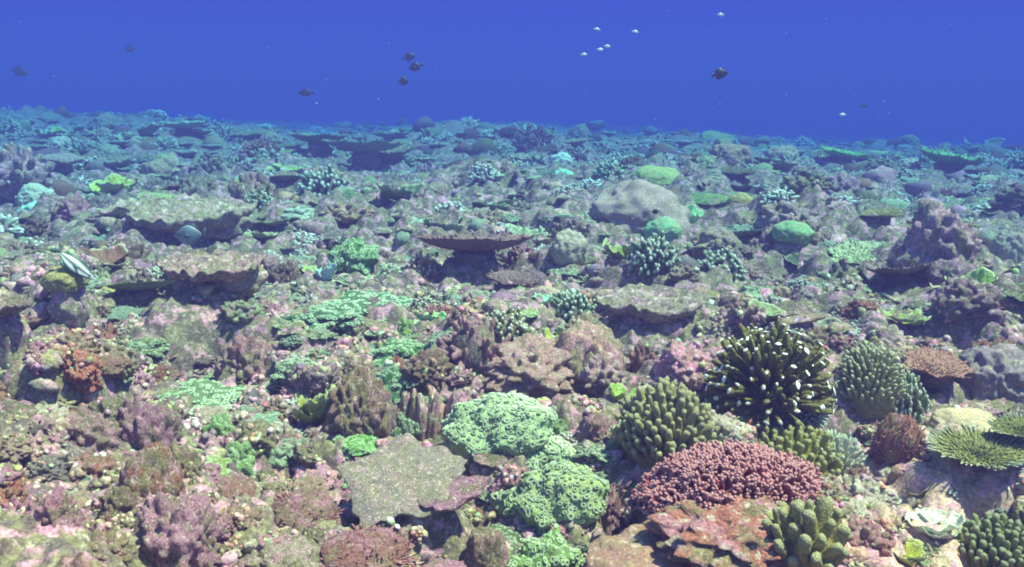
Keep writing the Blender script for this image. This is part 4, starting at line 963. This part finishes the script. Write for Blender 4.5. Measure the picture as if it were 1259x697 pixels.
# loose bits between them, nobody could count those
def growths():
    mb = MB(); g = np.random.default_rng(21); V0, F0 = ico(1); prot = [V0 * (1 + .35 * perlin(V0, 1.6, k))[:, None] * (1, .85, .6) for k in range(8)]
    pal = [v for k in ('pink', 'cream', 'olive', 'tan', 'lime', 'pale green', 'pink', 'whitish', 'mauve', 'olive', 'rusty', 'tan', 'green', 'cream') for v in CW[k]]
    for (o, p, phrase, cw, sz, kind, r) in PLACED:
        if kind not in ('smooth', 'knob', 'rubble', 'flat') or p[1] > 4.2: continue
        me = o.data; n = len(me.vertices); co = np.empty(n * 3, np.float32); me.vertices.foreach_get('co', co); no = np.empty(n * 3, np.float32); me.vertices.foreach_get('normal', no)
        mw = np.array(o.matrix_basis); W = co.reshape(-1, 3) @ mw[:3, :3].T + mw[:3, 3]; N = no.reshape(-1, 3) @ np.linalg.inv(mw[:3, :3]); N /= np.linalg.norm(N, axis=1)[:, None]
        ok = np.nonzero((N[:, 2] > .15) & (N[:, 1] < .6))[0]
        if not len(ok): continue
        c0 = pal[g.integers(len(pal))]; m = int(g.integers(9, 24)); seed = W[g.choice(ok)]
        idx = g.choice(ok, min(m, len(ok)), replace=False)
        for i in idx:
            a = (2.2 + 5.2 * g.random() ** 1.5) * p[1] / FPX; q = np.array(Vector(N[i]).to_track_quat('Z', 'Y').to_matrix()); t = g.random() * 6.28
            rz = np.array([[math.cos(t), -math.sin(t), 0], [math.sin(t), math.cos(t), 0], [0, 0, 1]]); c = c0 if g.random() < .65 else pal[g.integers(len(pal))]
            mb.add((prot[g.integers(8)] * a) @ rz.T @ q.T + W[i], F0, None, tuple(min(.9, x * (.9 + .6 * g.random())) for x in c[:3]) + (1,))
    o = ob('encrusting_growths', mb.mesh('encrusting_growths', M['bits'], True), kind='stuff'); o['label'] = 'tiny pink, cream and green growths crusting the near rocks'
growths()
def bits():
    mb = MB(); pal = [v for k in ('pink', 'tan', 'mauve', 'olive', 'brown', 'grey', 'cream', 'rusty', 'pink', 'tan', 'grey-green', 'olive') for v in CW[k]]; n = 0
    for _ in range(4600):
        u = rnd.uniform(-40, 1300); v = 195 + 535 * rnd.random() ** .75
        q = flat(u, v); x, y = q[0], q[1]; r = rnd.uniform(5, 14) * (1.35 if v < 430 else 1) * math.hypot(y, 1) / FPX; z = T1(x, y)
        if hero_hit(x, y, z, r, r): continue
        V, F = BITS[rnd.randrange(12)]; m = np.array(Euler((rnd.uniform(-.5, .5), rnd.uniform(-.5, .5), rnd.random() * 6.28)).to_matrix())
        mb.add((V * (r, r * rnd.uniform(.7, 1), r * rnd.uniform(.7, 1.2))) @ m.T + (x, y, z + .004 + rnd.random() * .014), F, None, tuple(c * rnd.uniform(.75, 1.15) for c in pal[int((math.sin(x * 5.1 + 2 * math.sin(y * 4.3)) * .5 + .5) * 6.99 + rnd.random() * 5) % 12][:3]) + (1,)); n += 1
    o = ob('coral_rubble', mb.mesh('coral_rubble', M['bits'], True), kind='stuff'); o['label'] = 'loose bits of pink, tan and olive coral rubble'
bits()
def far_stuff(name, label, mat, count, near=False):
    mb = MB(); g = np.random.default_rng(3); prot = []
    for k in range(5):
        V, F, tp = plate(k + 40, 22, 4, .25, .18, .10, .05, .85); prot.append((V * (.8, .8, 1.2) + (0, 0, .3), F, tp))
        V, F = lump(k + 970, 2, .4, .6, 2.2, .2, 0, (1, 1, .8)); prot.append((V, F, None))
        a = MB(); [a.add(*v) for v in bush_arrays(k + 90, n=14, r=.13, sides=4, fork=1, rz=.8, ts=(0, .5, .92))]; prot.append((np.concatenate(a.V), a.F, np.concatenate(a.t)))
    pal = [v for k in ('grey-green', 'olive', 'green', 'tan', 'dark green', 'grey', 'pale green', 'mauve', 'brown') for v in CW[k]]
    for _ in range(count):
        v = 215 + 225 * rnd.random() if near else 133 + 95 * rnd.random() ** 1.3; u = rnd.uniform(-40, 1300); q = flat(u, v, -.1); x, y = q[0], min(q[1], 70 + 20 * rnd.random()); x = q[0] * y / q[1]
        r = rnd.uniform(.05, .22) * (1 if y > 10 else .8); z = T1(x, y)
        if near: r = rnd.uniform(7, 17) * math.hypot(y, 1) / FPX
        if y < 12 and hero_hit(x, y, z, r, r): continue
        V, F, tp = prot[rnd.randrange(15)]; a = rnd.random() * 6.28; m = np.array([[math.cos(a), -math.sin(a), 0], [math.sin(a), math.cos(a), 0], [0, 0, 1]])
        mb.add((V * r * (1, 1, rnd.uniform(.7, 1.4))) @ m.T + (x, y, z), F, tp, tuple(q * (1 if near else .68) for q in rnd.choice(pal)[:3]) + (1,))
    o = ob(name, mb.mesh(name, M[mat], True), kind='stuff'); o['label'] = label
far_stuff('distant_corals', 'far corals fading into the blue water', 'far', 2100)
far_stuff('small_corals', 'small corals and plates crowded over the middle reef', 'far', 1500, True)

def specks():
    mb = MB(); V, F = ico(1); g = random.Random(8)
    for _ in range(260):
        d = g.uniform(1.2, 9); q = ray(g.uniform(-100, 1360), g.uniform(-20, 420)); p = np.array([0, 0, CAMZ]) + q * d
        if p[2] < T1(p[0], p[1]) + .1 or p[2] > 2.4: continue
        mb.add(V * g.uniform(.0003, .0008) * d ** .7 + p, F, None, (.7, .72, .7, 1))
    o = ob('drifting_specks', mb.mesh('drifting_specks', M['fish'], True), kind='stuff'); o['label'] = 'tiny pale specks drifting in the water'
specks()

# ------------------------------------------------------------------ labels of the scattered corals: look first, then a neighbour one can find
uniq = {}
for n_, hp, bx, hd in HERO: uniq.setdefault(n_, (n_, hp))
LM = list(uniq.values()); LP = np.array([h[1][:2] for h in LM]); used = set(o.get('label', '').lower() for o in bpy.data.objects)
SHAPE = {'tall': 1, 'squat': 0}
for (o, p, phrase, cw, sz, kind, r) in PLACED:
    u, v, d = proj(p); sc = np.hypot((LP[:, 0] - p[0]) / d, (LP[:, 1] - p[1]) / d * .6); idx = np.argsort(sc); done = False
    def rel(j):
        dx, dy = p[0] - LP[j][0], p[1] - LP[j][1]
        if abs(dy) > abs(dx) * 1.3: return 'behind' if dy > 0 else 'in front of'
        return 'to the right of' if dx > 0 else 'to the left of'
    cands = [f'{sz} {cw} {phrase} {rel(idx[0])} {LM[idx[0]][0]}', f'{sz} {cw} {phrase} {rel(idx[1])} {LM[idx[1]][0]}']
    cands += [f'{cw} {phrase} between {LM[idx[a]][0]} and {LM[idx[b]][0]}' for a in range(3) for b in range(a + 1, 4)]
    cands += [f'{w} {sz} {cw} {phrase} {rel(idx[a])} {LM[idx[a]][0]}' for a in range(4) for w in ('another', 'a further', 'one more', 'yet another')]
    cands = [c for c in cands if len(c.replace('-', ' ').split()) <= 17 and len(c.split()) <= 16] or cands
    for c in cands:
        if c.lower() not in used: done = True; break
    used.add(c.lower()); o['label'] = c

# ------------------------------------------------------------------ the water: clear near by, blue with distance
bm = bmesh.new(); bmesh.ops.create_cube(bm, size=1); me = bpy.data.meshes.new('haze'); bm.to_mesh(me); bm.free()
hz = ob('haze', me, None, (0, 0, -21.0), (0, 0, 0), (900, 900, 47.6)); hz['kind'] = 'stuff'; hz['label'] = 'clear blue sea water thickening with distance'
m = bpy.data.materials.new('sea_water'); m.use_nodes = True; t = m.node_tree; t.nodes.clear()
o_ = t.nodes.new('ShaderNodeOutputMaterial'); pv = t.nodes.new('ShaderNodeVolumePrincipled')
pv.inputs['Color'].default_value = (.032, .028, .102, 1); pv.inputs['Absorption Color'].default_value = (.11, .54, .80, 1); pv.inputs['Density'].default_value = .25
t.links.new(pv.outputs[0], o_.inputs['Volume']); me.materials.append(m)
